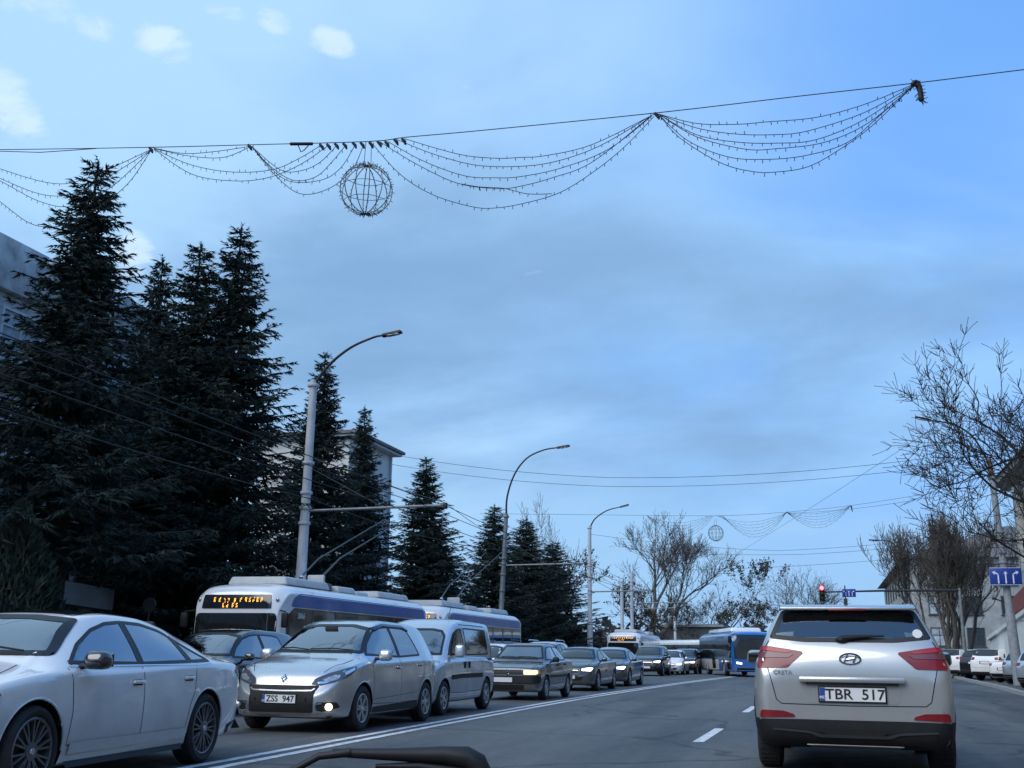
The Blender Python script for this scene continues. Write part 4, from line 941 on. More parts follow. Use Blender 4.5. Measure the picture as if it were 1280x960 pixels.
def smooth_line(P, step=1.0):
    f = pchip([(y, x) for x, y in P]); y0, y1 = P[0][1], P[-1][1]; n = int((y1 - y0) / step); return [(f(y0 + (y1 - y0) * i / n), y0 + (y1 - y0) * i / n) for i in range(n + 1)]
def flat_line(name, pts, w, off):
    mb = MB(); n = len(pts); V = []
    for i, p in enumerate(pts):
        a = Vector(pts[max(i - 1, 0)]); b = Vector(pts[min(i + 1, n - 1)]); t = (b - a).normalized(); q = Vector((-t.y, t.x)); p = Vector(p)
        for e in (.5, -.5):
            A = p + q * (off + w * e); V.append((A.x, A.y, .004))
    mb.add(V, [(2*i, 2*i + 2, 2*i + 3, 2*i + 1) for i in range(n - 1)], LINE); o = mb.build(name, None, 0); tag(o, kind='structure'); return o
dl = smooth_line([(-5.8, 2), (-5.97, 10), (-6.18, 18), (-6.35, 29), (-6.15, 42), (-5.7, 56), (-4.9, 72), (-3.6, 90), (-1.5, 115)])
flat_line('lane_line', dl, .13, .14); flat_line('lane_line', dl, .13, -.14)
for k in range(8):
    y0 = 6.9 + 8.62 * k; 
    if k == 0: continue
    flat_line('lane_dash', [(-1.80 + .006 * y0, y0), (-1.78 + .006 * y0, y0 + 3.0)], .15, 0)

# ------------------------------------------------------------------ lamps, wires, garlands
CONC = mat('pole_concrete', (.48, .50, .52), rough=.75, var=.2, vscale=5, bump=.25, bscale=30, stretch=(1, 1, .3))
STEEL = mat('pole_steel', (.20, .22, .23), rough=.5, metal=.4, var=.3, vscale=5)
DARKM = mat('dark_metal', (.025, .025, .028), rough=.5, metal=.3)
RUST = mat('rust', (.12, .055, .03), rough=.8, var=.4, vscale=9)
WIRE = mat('cable_black', (.010, .010, .011), rough=.7)
WIREG = mat('cable_grey', (.05, .052, .056), rough=.6)

def lamp_post(label, x, y, H, arm, lean=0., bracket=None, r0=.24, r1=.13, m=CONC, collar=True, bz=5.6, group='street lamps with trolley wires'):
    t = thing('street_lamp', label, 'street lamp', (x, y, 0), 0, group)
    mb = MB(); zs = [0, H * .33, H * .34, H * .66, H]; rr = [r0, r0 * .86, r0 * .72, r0 * .62, r1]
    mb.tube([(lean * z / H, 0, z) for z in zs], rr, m, 14); mb.build('pole', t, 50)
    for z in (H * .52, H * .62, H * .72, H - .15, bz + .1):
        mb = MB(); mb.lathe([(r0 * .8, -.05), (r0 * .84, -.03), (r0 * .84, .03), (r0 * .8, .05)], m, 14, 'z', (lean * z / H, 0, z)); mb.build('clamp', t, 40)
    pts = [(lean + p[0], 0, p[1]) for p in arm]
    mb = MB(); q = catmull(pts, [4] * (len(pts) - 1)); mb.tube(q, [.055 - .02 * i / (len(q) - 1) for i in range(len(q))], DARKM, 8); mb.build('arm', t, 50)
    e = Vector(pts[-1]); d = (Vector(pts[-1]) - Vector(pts[-2])).normalized(); mb = MB()
    an = math.atan2(d.z, d.x)
    mb.rbox(e + d * .33, (.74, .26, .11), DARKM, .045, 3, ry=-an, taper=(.9, .7)); h_ = mb.build('lamp_head', t, 40)
    mb = MB(); mb.rbox(e + d * .38 - Vector((0, 0, .06)), (.42, .2, .03), LENS, .012, ry=-an); mb.build('lamp_glass', h_, 40)
    if bracket:
        mb = MB(); mb.tube([(0, 0, bz), (bracket, 0, bz + .08)], .045, STEEL, 8); mb.tube([(0, 0, bz + 1.5), (bracket * .55, 0, bz + .1)], .012, WIREG, 5); mb.rbox((bracket, 0, bz + .06), (.12, .12, .2), DARKM, .02); mb.build('bracket_arm', t, 50)
    return t
ar1 = [(.05, 9.9), (.55, 10.55), (1.3, 11.1), (2.1, 11.4), (2.45, 11.45)]
lamp_post('tall concrete street lamp with a thick stepped pole rising behind the first trolleybus', -16.2, 32.3, 10.0, ar1, .06, 4.9)
lamp_post('slimmer dark street lamp with a wide curved arm above the second trolleybus', -16.1, 54.8, 8.3, [(0, 8.2), (.03, 9.2), (.42, 10.4), (1.1, 11.25), (2.0, 11.65), (2.75, 11.75)], .35, 4.6, .19, .10, STEEL)
lamp_post('concrete street lamp with curved arm in front of the bare trees', -16.2, 78.7, 10.4, [(.02, 10.2), (.4, 10.9), (1.3, 11.5), (2.3, 11.75)], 0, 4.6, .22, .13)
lamp_post('plain concrete pole left of the twin concrete poles before the brown trees', -16.2, 89.5, 6.9, [(.0, 6.8), (.02, 7.0), (.04, 7.1)], 0, 4.0, .2, .14) if False else None
def plain_pole(label, x, y, H, r=.17):
    t = thing('wire_pole', label, 'pole', (x, y, 0), 0, 'plain concrete wire poles')
    mb = MB(); mb.tube([(0, 0, 0), (0, 0, H)], [r, r * .75], CONC, 12); mb.build('pole', t, 50)
    mb = MB(); mb.tube([(0, 0, H * .68), (4.4, 0, H * .69)], .04, STEEL, 6); mb.build('bracket_arm', t, 50)
plain_pole('plain concrete wire pole, left one of the pair right of the curved lamp', -16.0, 91, 7.2)
plain_pole('plain concrete wire pole, right one of the pair right of the curved lamp', -16.0, 96, 8.2)
plain_pole('concrete pole in front of the low dark building behind the distant trolleybus', -14.3, 112, 6.2)

def sign_arrows(mb, w, h, dep, m, y):
    """three white lane arrows on the face at depth y (facing -y)"""
    def bar(pts, ww): 
        for (a, b) in zip(pts[:-1], pts[1:]):
            A = Vector(a); B = Vector(b); t = (B - A).normalized(); q = Vector((-t.y, t.x)) * ww / 2; A = A - t * ww * .3; B = B + t * ww * .3
            mb.add([(p.x, y, p.y) for p in (A + q, B + q, B - q, A - q)], [(0, 1, 2, 3)], m)
    def head(c, d, s_):
        c = Vector(c); d = Vector(d); q = Vector((-d.y, d.x)); mb.add([(p.x, y - .001, p.y) for p in (c + d * s_, c + q * s_ * .75, c - q * s_ * .75)], [(0, 1, 2)], m)
    k = w * .045
    bar([(-w * .24, -h * .38), (-w * .24, h * .12), (-w * .33, h * .20)], k); head((-w * .34, h * .205), Vector((-1, .25)).normalized(), w * .09)
    bar([(0, -h * .38), (0, h * .15)], k); head((0, h * .15), (0, 1), w * .09)
    bar([(w * .24, -h * .38), (w * .24, h * .12), (w * .33, h * .20)], k); head((w * .34, h * .205), Vector((1, .25)).normalized(), w * .09)
SIGNB = mat('sign_blue', (.015, .05, .30), rough=.35); SIGNW = mat('sign_white', (.75, .76, .78), rough=.4)
t = lamp_post('grey street lamp on the right pavement carrying the blue lane sign', 8.75, 57, 9.95, [(-.03, 9.85), (-.15, 10.72), (-.7, 11.9), (-1.5, 12.55), (-2.65, 12.85)], -.33, None, .25, .15, mat('pole_shaded_grey', (.24, .26, .28), rough=.7, var=.25, vscale=5))  # pole colour darkened as shade, its visible side faces away from the light
mb = MB(); mb.tube([(-.33, 0, 9.93), (-.35, 0, 10.75)], [.14, .07], RUST, 10); mb.build('pole_cap', t, 50)
mb = MB(); mb.tube([(.05, 0, 3.7), (-.75, .0, 4.0)], .035, DARKM, 6); mb.rbox((-.75, 0, 4.0), (.18, .12, .12), DARKM, .03); mb.build('bracket', t, 50)
t = thing('traffic_sign', 'blue rectangular sign with three white lane arrows fixed to the right lamp pole', 'sign', (8.55, 56.6, 5.02))
mb = MB(); mb.rbox((0, 0, 0), (1.40, .03, .84), SIGNB, .012); mb.box((0, -.0165, .40), (1.37, .002, .02), SIGNW); mb.box((0, -.0165, -.40), (1.37, .002, .02), SIGNW); mb.box((.0, .08, .0), (.6, .12, .06), DARKM); mb.build('panel', t, 30)
mb = MB(); sign_arrows(mb, 1.38, .84, 0, SIGNW, -.019); mb.build('lane_arrows', t, 0)
lamp_post('distant street lamp leaning its arm out over the twiggy right-hand tree', 6.3, 88, 8.8, [(-.02, 8.7), (-.25, 9.3), (-1.0, 9.9), (-1.7, 9.95)], -.1, None, .2, .11, STEEL)

# traffic signal on mast arm
t = thing('traffic_light', 'traffic light showing red at the tip of a long mast arm over the road', 'traffic light', (8.6, 75.5, 0))
mb = MB(); mb.tube([(0, 0, 0), (0, 0, 5.6)], [.13, .09], STEEL, 10); mb.build('pole', t, 50)
mb = MB(); mb.tube([(0, 0, 5.45), (-4.5, 0, 5.44), (-8.3, 0, 5.36)], [.08, .07, .045], DARKM, 8); mb.build('mast_arm', t, 50)
mb = MB(); mb.rbox((-8.5, -.05, 5.28), (.34, .26, 1.02), DARKM, .04); hd = mb.build('signal_head', t, 40)
for k, (m_, z) in enumerate(((mat('signal_red', (1, .05, .03), emit=(1, .03, .04), estr=14), 5.62), (mat('signal_amber_off', (.08, .05, .01), rough=.2), 5.29), (mat('signal_green_off', (.01, .05, .03), rough=.2), 4.96))):
    mb = MB(); mb.lathe([(.13, -.19), (.125, -.20), (.08, -.215), (.001, -.22)], m_, 18, 'y', (-8.5, 0, z)); mb.build('signal_lens', hd, 60)
    mb = MB(); mb.lathe([(.145, -.17), (.145, -.30)], DARKM, 18, 'y', (-8.5, 0, z)); mb.build('visor', hd, 60)
t = thing('traffic_sign', 'small blue lane-arrow sign hanging on the traffic light mast arm', 'sign', (1.8, 75.2, 5.28))
mb = MB(); mb.rbox((0, 0, 0), (.85, .04, .52), SIGNB, .012); mb.build('panel', t, 30)
mb = MB(); sign_arrows(mb, .82, .5, 0, SIGNW, -.024); mb.build('lane_arrows', t, 0)

# overhead lines along the road
def wire(name, label, pts, r, m, sag=0, group='overhead wires', cat='wire'):
    out = []
    for a, b in zip(pts[:-1], pts[1:]):
        a = Vector(a); b = Vector(b); n = 10
        for i in range(n): q = i / n; p = a.lerp(b, q); p.z -= sag * 4 * q * (1 - q); out.append(p)
    out.append(Vector(pts[-1])); mb = MB(); mb.tube(out, r, m, 5); o = mb.build(name, None, 60); tag(o, label, cat, group); return o
ys = [6, 32.3, 54.8, 78.7, 100, 125]
wire('trolley_wire', 'thin black trolley contact wires running over the far oncoming lane', [(-11.2, y, 5.62) for y in ys], .011, WIRE, .12, 'trolley contact wires')
wire('trolley_wire', 'thin black trolley contact wires running over the far oncoming lane', [(-11.8, y, 5.62) for y in ys], .011, WIRE, .12, 'trolley contact wires')
wire('trolley_wire', 'trolley wire strung along the bracket arms nearer the spruces', [(-13.0, y, 5.65) for y in ys], .013, WIRE, .10, 'trolley contact wires')
wire('feeder_cable', 'thicker feeder cable running from lamp pole to lamp pole in front of the spruces', [(-14.6, 4, 5.9), (-16.0, 32.3, 6.0), (-15.95, 54.8, 6.4), (-16.1, 78.7, 6.6), (-16, 100, 6.4)], .016, WIRE, .3)
wire('span_wire', 'higher of two sagging span wires crossing the sky behind the second lamp', [(-24.9, 55, 12.3), (-10.3, 55, 10.1), (5.7, 55, 10.6), (9, 55, 11.2)], .012, WIREG, .3)
wire('span_wire', 'lower of two sagging span wires crossing the sky behind the second lamp', [(-26, 58, 12.25), (-10.9, 58, 10.1), (5.6, 58, 10.6), (9, 58, 11.2)], .012, WIREG, .3)
wire('span_wire', 'wire crossing low over the junction beyond the traffic light', [(-14.5, 120, 12.1), (-1.9, 120, 11.8), (10, 120, 12.6)], .018, WIREG, .1)
wire('span_wire', 'wire just above the traffic light mast arm in the distance', [(-14, 110, 9.5), (9.5, 110, 10.6)], .016, WIREG, .25)
wire('span_wire', 'diagonal wire rising from the far junction to the right street lamp', [(-8.6, 120, 11.9), (6.2, 57, 12.6)], .011, WIREG, .1)
wire('span_wire', 'guy wire from the thick lamp pole to its bracket end and the second pole', [(-16.1, 32.3, 7.4), (-11.3, 32.3, 5.75), (-15.9, 54.8, 6.8)], .010, WIREG, .05)
wire('span_wire', 'wire strung from the garland cable to the sign lamp pole on the right', [(-1.8, 80, 11.2), (8.5, 57, 9.5)], .010, WIREG, .3)
wire('span_wire', 'wire running from the third lamp towards the right building', [(-16.2, 78.7, 9.8), (-3, 84, 8.9), (11.5, 88, 10.4)], .012, WIREG, .2)

G = {'left': [[(-22.58,14.44),(-20.61,13.6),(-18.88,12.99),(-17.78,13.02),(-15.99,13.62)],[(-22.56,14.32),(-20.56,13.31),(-18.96,12.65),(-17.75,12.73),(-15.99,13.6)],[(-22.56,14.32),(-20.55,13.24),(-19.19,12.5),(-18.17,12.28),(-17.02,12.65),(-15.99,13.6)],[(-22.52,14.08),(-20.46,12.63),(-19.35,11.88),(-18.47,11.77),(-17.43,12.09),(-16.55,12.7),(-15.99,13.6)]],
 'mid': [[(-15.95,13.66),(-14.99,13.37),(-14.07,13.3),(-13.13,13.36)],[(-15.9,13.63),(-14.74,13.25),(-13.82,13.12),(-13.15,13.34)],[(-15.89,13.61),(-14.72,13.01),(-13.56,12.7),(-12.46,12.64),(-11.71,12.83),(-11.13,13.14)],[(-15.89,13.61),(-14.7,12.76),(-13.54,12.46),(-12.59,12.44),(-11.7,12.65),(-10.94,13.12)]],
 'ball': [[(-13.08,13.36),(-12.53,12.75),(-11.85,12.27),(-11.25,12.29),(-10.85,12.66),(-10.51,13.09)],[(-13.08,13.34),(-12.33,12.45),(-11.61,11.88),(-10.87,11.97),(-10.31,12.43),(-10.05,13.05)],[(-13.01,13.28),(-12.24,12.61),(-11.69,12.49),(-11.17,12.66),(-10.73,13.11)],[(-12.94,13.17),(-12.06,12.31),(-11.14,12.19),(-10.63,12.47),(-10.26,13.08)]],
 'right': [[(-8.98,13.02),(-7.63,12.49),(-6.69,12.25),(-6.12,12.19),(-5.51,12.18),(-4.43,12.34),(-3.01,12.88)],[(-9.18,13.03),(-8.27,12.56),(-7.27,12.18),(-6.27,11.98),(-5.32,12.01),(-4.25,12.28),(-3.06,12.86)],[(-9.41,13.01),(-8.47,12.38),(-7.46,11.92),(-6.68,11.76),(-6.11,11.71),(-5.17,11.84),(-4.06,12.16),(-3.06,12.84)],[(-9.61,13.03),(-8.67,12.34),(-7.65,11.76),(-6.68,11.49),(-6.11,11.47),(-5.36,11.62),(-4.43,11.91),(-3.11,12.82)],[(-9.82,13.02),(-9.06,12.12),(-8.24,11.52),(-7.25,11.12),(-6.63,11.01),(-5.91,11.06),(-5.17,11.25),(-4.43,11.65),(-3.7,12.15),(-3.01,12.83)],[(-7.56,11.73),(-7.07,11.59),(-6.49,11.47),(-5.92,11.27),(-5.36,11.23)]],
 'far': [[(-2.92,12.88),(-2.09,12.57),(-1.23,12.41),(-0.55,12.37),(0.46,12.38),(1.45,12.53),(2.43,12.84)],[(-2.92,12.88),(-2.09,12.46),(-1.24,12.18),(-0.39,12.05),(0.27,12.08),(1.43,12.34),(2.43,12.82)],[(-2.92,12.88),(-2.1,12.3),(-1.24,11.99),(-0.4,11.85),(0.43,11.86),(1.42,12.18),(2.43,12.8)],[(-2.88,12.85),(-2.1,12.25),(-1.08,11.8),(-0.41,11.72),(0.59,11.78),(1.5,12.09),(2.43,12.8)],[(-2.88,12.83),(-2.28,12.17),(-1.43,11.67),(-0.59,11.49),(0.25,11.52),(1.07,11.72),(1.75,12.23),(2.43,12.8)],[(-2.88,12.83),(-2.45,12.25),(-1.6,11.56),(-0.93,11.25),(-0.43,11.18),(0.23,11.25),(0.9,11.58),(1.57,12.01),(2.43,12.8)]]}
CAB = [(-24.81,14.72),(-22.85,14.45),(-20.7,14.17),(-15.95,13.66),(-13.18,13.39),(-9.93,13.08),(-8.94,13.07),(-7.1,13.01),(-2.97,12.92),(0.15,12.91),(2.51,12.89),(4.6,12.9),(6.66,12.89),(9.16,12.84)]
HOOK = [(-11.13,13.14),(-10.94,13.12),(-10.73,13.11),(-10.51,13.09),(-10.26,13.08),(-10.05,13.05),(-9.82,13.03),(-9.61,13.03),(-9.41,13.0),(-9.18,13.03),(-8.98,13.02)]
def strand(mb, pts, y, r=.0085, step=.19, rr=None, bl=.07):
    q = catmull([(a, y + .04 * math.sin(a * 2.3), b) for a, b in pts], [6] * (len(pts) - 1)); mb.tube(q, r, WIRE, 5)
    acc = .05
    for a, b in zip(q[:-1], q[1:]):
        a = Vector(a); b = Vector(b); L_ = (b - a).length; t_ = acc
        while t_ < L_:
            p = a.lerp(b, t_ / L_); up = -1 if rnd.random() < .8 else 1
            mb.tube([p, p + Vector((rnd.uniform(-.02, .02), rnd.uniform(-.03, .03), up * bl * rnd.uniform(.7, 1.2)))], [.007, .009], WIRE, 4); t_ += step * rnd.uniform(.8, 1.25)
        acc = t_ - L_
def garland_ball(label, c, rad, y, n=12):
    t = thing('light_ball', label, 'decoration', (c[0], y, c[1]), 0, 'wire light balls hanging over the street'); fr = mat('ball_frame', (.16, .165, .16), rough=.5, metal=.4)
    mb = MB()
    for k in range(n):
        a0 = math.pi * 2 * k / n; pts = [(rad * math.sin(u) * math.cos(a0), rad * math.sin(u) * math.sin(a0), rad * math.cos(u)) for u in [math.pi * i / 18 for i in range(19)]]
        mb.tube(pts, .012, fr, 5)
        for p in pts[1:-1]:
            v = Vector(p); q = v.normalized(); mb.tube([v, v + q * .045 + Vector((rnd.uniform(-.03, .03), rnd.uniform(-.03, .03), rnd.uniform(-.03, .03)))], [.007, .008], WIRE, 4)
    for z in (-.55, 0, .55):
        rr = rad * math.sqrt(1 - z * z); mb.tube([(rr * math.cos(u * math.pi / 15), rr * math.sin(u * math.pi / 15), rad * z) for u in range(31)], .008, fr, 4, False)
    mb.build('wire_frame', t, 50)
    mb = MB()
    for e in (-.09, .09): mb.tube([(e, 0, rad), (e * .8, 0, CAB[5][1] - c[1] if rad > .55 else rad + .5)], .008, WIRE, 4)
    mb.tube([(-.08, 0, rad), (.08, 0, rad)], .02, WIRE, 5); mb.tube([(-.12, 0, -rad), (.12, 0, -rad)], .025, WIRE, 5)
    mb.build('hanger', t, 50); return t
t = thing('light_garland', 'wide garland of dark light strings swagged from a cable across the street overhead', 'garland', (0, 22, 0), 0, 'light garlands strung across the street')
mb = MB(); mb.tube([(a, 0, b) for a, b in catmull(CAB, [4] * (len(CAB) - 1))], .0105, WIRE, 6); mb.build('cable', t, 60)
mb = MB(); mb.tube([(-11.8, 0, 13.24), (-11.7, 0, 13.02), (-11.62, 0, 13.05), (-11.48, 0, 13.2)], .013, WIRE, 5); mb.tube([(-12.0, 0, 13.27), (-11.4, 0, 13.2)], .04, WIRE, 6); mb.build('loose_loop', t, 60)
mb = MB(); mb.tube([(-22.85, 0, 14.45), (-20.69, 0, 14.12), (-19.39, 0, 13.93), (-18.38, 0, 13.87), (-17.64, 0, 13.83)], .011, WIRE, 5)
mb.build('slack_wire', t, 60)
for k, sw in G.items():
    for pts in sw:
        mb = MB(); strand(mb, pts, 0); mb.build('light_string', t, 60)
for a, b in HOOK + [(-15.95, 13.64), (-13.1, 13.37), (-2.93, 12.9)]:
    mb = MB(); mb.tube([(a - .07, 0, b + .02), (a, 0, b - .06), (a + .03, .01, b - .14)], [.035, .045, .02], WIRE, 6); mb.build('tie', t, 50)
for k in range(1):
    mb = MB(); q = catmull([(2.43, 0, 12.84), (2.51, 0, 12.9), (2.57, 0, 12.77), (2.59, 0, 12.45)], [5, 5, 6]); mb.tube(q, [.03] + [.06] * (len(q) - 2) + [.03], WIRE, 6)
    for p in q:
        for _ in range(4): mb.tube([p, Vector(p) + Vector((rnd.uniform(-.13, .13), rnd.uniform(-.1, .1), rnd.uniform(-.12, .06)))], [.012, .006], WIRE, 4)
    mb.build('tangled_end', t, 50)
garland_ball('round wire-frame light ball hanging from the near garland cable', (-9.91, 11.82), .62, 22)

# the second garland far down the street
t = thing('light_garland', 'small distant garland of light strings crossing the street beyond the lamps', 'garland', (0, 80, 0), 0, 'light garlands strung across the street')
C2 = [(-25.1,11.67),(-16.27,11.39),(-7.05,11.12),(-1.99,11.28),(2.38,11.64),(7.6,12.35),(12.8,13.15)]
mb = MB(); mb.tube([(a, 0, b) for a, b in catmull(C2, [4] * 6)], .012, WIREG, 5); mb.build('cable', t, 60)
def swag(x0, z0, x1, z1, d): return [(x0 + (x1 - x0) * q, z0 + (z1 - z0) * q - d * 4 * q * (1 - q)) for q in (0, .15, .35, .5, .65, .85, 1)]
for k in range(6):
    for s_ in (swag(-6.4 + .09 * k - .55, 11.1, -2.05, 11.25, .55 + .22 * k), swag(-1.95, 11.25, 2.35, 11.6, .3 + .2 * k), swag(-7.7 + .09 * k, 11.1, -12.1, 11.22, .5 + .22 * k)):
        mb = MB(); strand(mb, s_, 0, .008, .4, bl=.07); mb.build('light_string', t, 60)
mb = MB(); mb.tube([(2.3, 0, 11.6), (2.42, 0, 11.62), (2.5, 0, 11.2)], [.04, .07, .03], WIREG, 6); mb.tube([(-2.25, 0, 11.05), (-2.0, 0, 11.27), (-1.7, 0, 11.0)], [.03, .05, .03], WIREG, 6); mb.build('tangled_end', t, 50)
o = garland_ball('tiny round wire light ball on the distant garland', (-7.1, 9.85), .55, 80)

# ------------------------------------------------------------------ own wiper
t = thing('windscreen_wiper', 'black windscreen wiper arm and blade at the bottom edge close to the camera', 'wiper', (-.38, .86, .86))
WP = mat('wiper_black', (.008, .008, .009), rough=.55)
B = Vector((-.38, .86, .86))
def rel(p): return Vector(p) - B
mb = MB(); mb.tube([rel(p) for p in [(-.478, .865, 1.000), (-.452, .888, 1.026), (-.425, .902, 1.042), (-.40, .912, 1.0455)]], [.0035, .0032, .0032, .004], WP, 8); mb.build('wiper_arm', t, 50)
mb = MB(); mb.tube([rel(p) for p in [(-.415, .908, 1.045), (-.36, .93, 1.0435), (-.325, .942, 1.0435), (-.306, .948, 1.042), (-.297, .951, 1.037), (-.292, .953, 1.027), (-.292, .953, 1.01)]], [.0035, .0058, .0078, .0095, .010, .0095, .0095], WP, 10)
mb.tube([rel(p) for p in [(-.38, .922, 1.034), (-.345, .934, 1.034), (-.30, .95, 1.028)]], [.002, .004, .006], WP, 8); mb.build('wiper_blade', t, 50)
mb = MB(); mb.tube([rel((-.292, .953, 1.02)), rel((-.30, .955, .93))], [.012, .02], WP, 10); mb.rbox(rel((-.1, .97, .90)), (1.7, .30, .05), WP, .02); mb.build('cowl_panel', t, 40)

# ------------------------------------------------------------------ buildings
CONCW = mat('concrete_panel', (.44, .45, .45), rough=.9, var=.4, vscale=1.3, bump=.4, bscale=12)
PLASTER = mat('plaster_cream', (.38, .375, .34), rough=.9, var=.38, vscale=.9, bump=.25, bscale=18)
PLASTW = mat('plaster_white', (.60, .60, .57), rough=.9, var=.1, vscale=.7, bump=.2, bscale=14)
STONE = mat('stone_grey', (.30, .31, .31), rough=.9, var=.2, vscale=1.2, bump=.3, bscale=20)
ROOFM = mat('roof_metal', (.13, .125, .12), rough=.7, var=.35, vscale=2)
FRAMEW = mat('window_frame_white', (.55, .57, .58), rough=.5)
FRAMED = mat('window_frame_dark', (.05, .055, .06), rough=.5)
BGLASS = mat('building_glass', (.035, .05, .06), rough=.07, spec=.8, coat=.4)
CURT = mat('curtain_pale', (.36, .42, .46), rough=.4, var=.4, vscale=2, coat=.6)
BRICKB = mat('brick_brown', (.11, .07, .05), rough=.9, var=.35, vscale=6)

def window(parent, c, w, h, axis, out, fm=FRAMEW, gm=BGLASS, mull=1, trans=.62, depth=.10):
    """axis 'x': facade in the YZ plane facing out*X, 'y': facade in the XZ plane facing out*Y; real recess: frame proud, glass set back"""
    def B_(mb, u, z, du, dz, off, th, m):
        if axis == 'x': mb.box((c[0] + out * off, c[1] + u, c[2] + z), (th, du, dz), m)
        else: mb.box((c[0] + u, c[1] + out * off, c[2] + z), (du, th, dz), m)
    f = MB(); e = .09
    B_(f, 0, h / 2 - e / 2, w, e, .035, .11, fm); B_(f, 0, -h / 2 + e / 2, w, e, .035, .11, fm)
    B_(f, -w / 2 + e / 2, 0, e, h - 2 * e, .035, .11, fm); B_(f, w / 2 - e / 2, 0, e, h - 2 * e, .035, .11, fm)
    for k in range(mull): B_(f, -w / 2 + w * (k + 1) / (mull + 1), 0, .06, h - 2 * e, .03, .09, fm)
    if trans: B_(f, 0, -h / 2 + h * trans, w - 2 * e, .06, .028, .085, fm)
    B_(f, 0, -h / 2 - .04, w + .2, .06, .08, .2, fm)
    fo = f.build('window', parent, 0)
    g = MB(); B_(g, 0, 0, w - e, h - e, .012, .02, gm); g.build('pane', fo, 0)
    return fo

# concrete office block on the left
t = thing('office_block', 'grey concrete panel office block with air conditioner boxes behind the tall spruces', 'building', (-29, 30, 0))
def at(t, mb, nm, sm=0):
    o = mb.build(nm, t, sm); o.location = -Vector(t.location); return o
X = -25.0; y0, y1 = -12., 41.
mb = MB(); mb.box((X - 6.5, (y0 + y1) / 2, 6.4), (13, y1 - y0, 12.8), CONCW); wall = at(t, mb, 'wall')
mb = MB(); k = 0; y = y0
while y < y1 - 1:
    mb.rbox((X + .13, y + 1.36, 13.2), (.3, 2.6, 1.75), CONCW, .04); y += 2.75
at(t, mb, 'parapet_panels', 30)
y = y0 + 2.0; n = 0
while y < y1 - 1:
    for fl in range(4):
        z = 11.0 - 3.05 * fl; w_ = window(t, (X, y, z), 1.9, 1.75, 'x', 1, FRAMEW, CURT if (n + fl) % 3 else BGLASS, 1, .66); w_.location = -Vector(t.location)
    mb = MB()
    n += 1; y += 2.75
mb = MB()
for fl in range(3): mb.box((X + .06, (y0 + y1) / 2, 9.5 - 3.05 * fl), (.12, y1 - y0, .7), BRICKB)
at(t, mb, 'spandrel_band')
for yy, zz in ((26.6, 9.95), (29.5, 6.9), (23.9, 9.9)):
    a = thing('air_conditioner', {26.6: 'white air conditioner unit under the top left window of the office block', 29.5: 'white air conditioner unit lower on the office block behind the spruce', 23.9: 'white air conditioner unit on the office block beyond the frame edge'}[yy], 'air conditioner', (X + .35, yy, zz), 0, 'air conditioners on the office block')
    mb = MB(); mb.rbox((0, 0, 0), (.34, .82, .6), FRAMEW, .03); mb.build('case', a, 40)
    mb = MB(); mb.lathe([(.23, .0), (.23, .02), (.20, .02), (.20, .005), (.05, .004), (.001, .004)], DARKM, 24, 'x', (.17, -.12, 0)); mb.build('fan_grille', a, 40)
    mb = MB(); mb.box((-.2, -.3, -.32), (.5, .05, .05), DARKM); mb.box((-.2, .3, -.32), (.5, .05, .05), DARKM); mb.build('bracket', a, 0)
# low white ramp and entrance wall below the spruces
t = thing('entrance_ramp', 'low white entrance canopy and stair wall glimpsed beneath the spruces', 'ramp wall', (-23, 30, 0))
mb = MB(); mb.prism([(17, 2.95), (30.2, 2.30), (30.2, 2.95), (17, 3.65)], -24.3, -21.6, STONE, 'x'); at(t, mb, 'canopy', 20)
mb = MB()
for yy in (19, 24, 29.6): mb.box((-22.2, yy, 1.25), (.28, .28, 2.5), PLASTW)
at(t, mb, 'posts')
mb = MB(); mb.box((-24.6, 36.5, 1.9), (.3, 9.0, 3.8), PLASTW); mb.box((-24.4, 36.5, 3.85), (.6, 9.2, .15), FRAMEW); at(t, mb, 'side_wall')

# pale block with overhanging roof
t = thing('pale_block', 'pale plastered block with overhanging roof rising behind the middle spruces', 'building', (-30, 55, 0))
x1 = -23.8; mb = MB(); mb.box((x1 - 2.6, 55.3, 6.2), (5.2, 6.0, 12.4), PLASTW); at(t, mb, 'wall')
mb = MB(); mb.box((x1 - 2.5, 55.3, 12.50), (6.3, 7.0, .16), ROOFM); mb.box((x1 - 2.5, 55.3, 12.35), (6.0, 6.7, .12), FRAMEW); at(t, mb, 'roof')
mb = MB(); mb.tube([(x1 + .1, 58.0, .1), (x1 + .1, 58.0, 12.2)], .07, FRAMEW, 8); at(t, mb, 'downpipe', 50)
for z in (3.2, 6.4, 9.6):
    w_ = window(t, (x1 - 3.2, 52.3, z), 1.4, 1.6, 'y', -1, FRAMEW, BGLASS); w_.location = -Vector(t.location)
    w_ = window(t, (x1, 53.8, z), 1.2, 1.6, 'x', 1, FRAMEW, BGLASS); w_.location = -Vector(t.location)

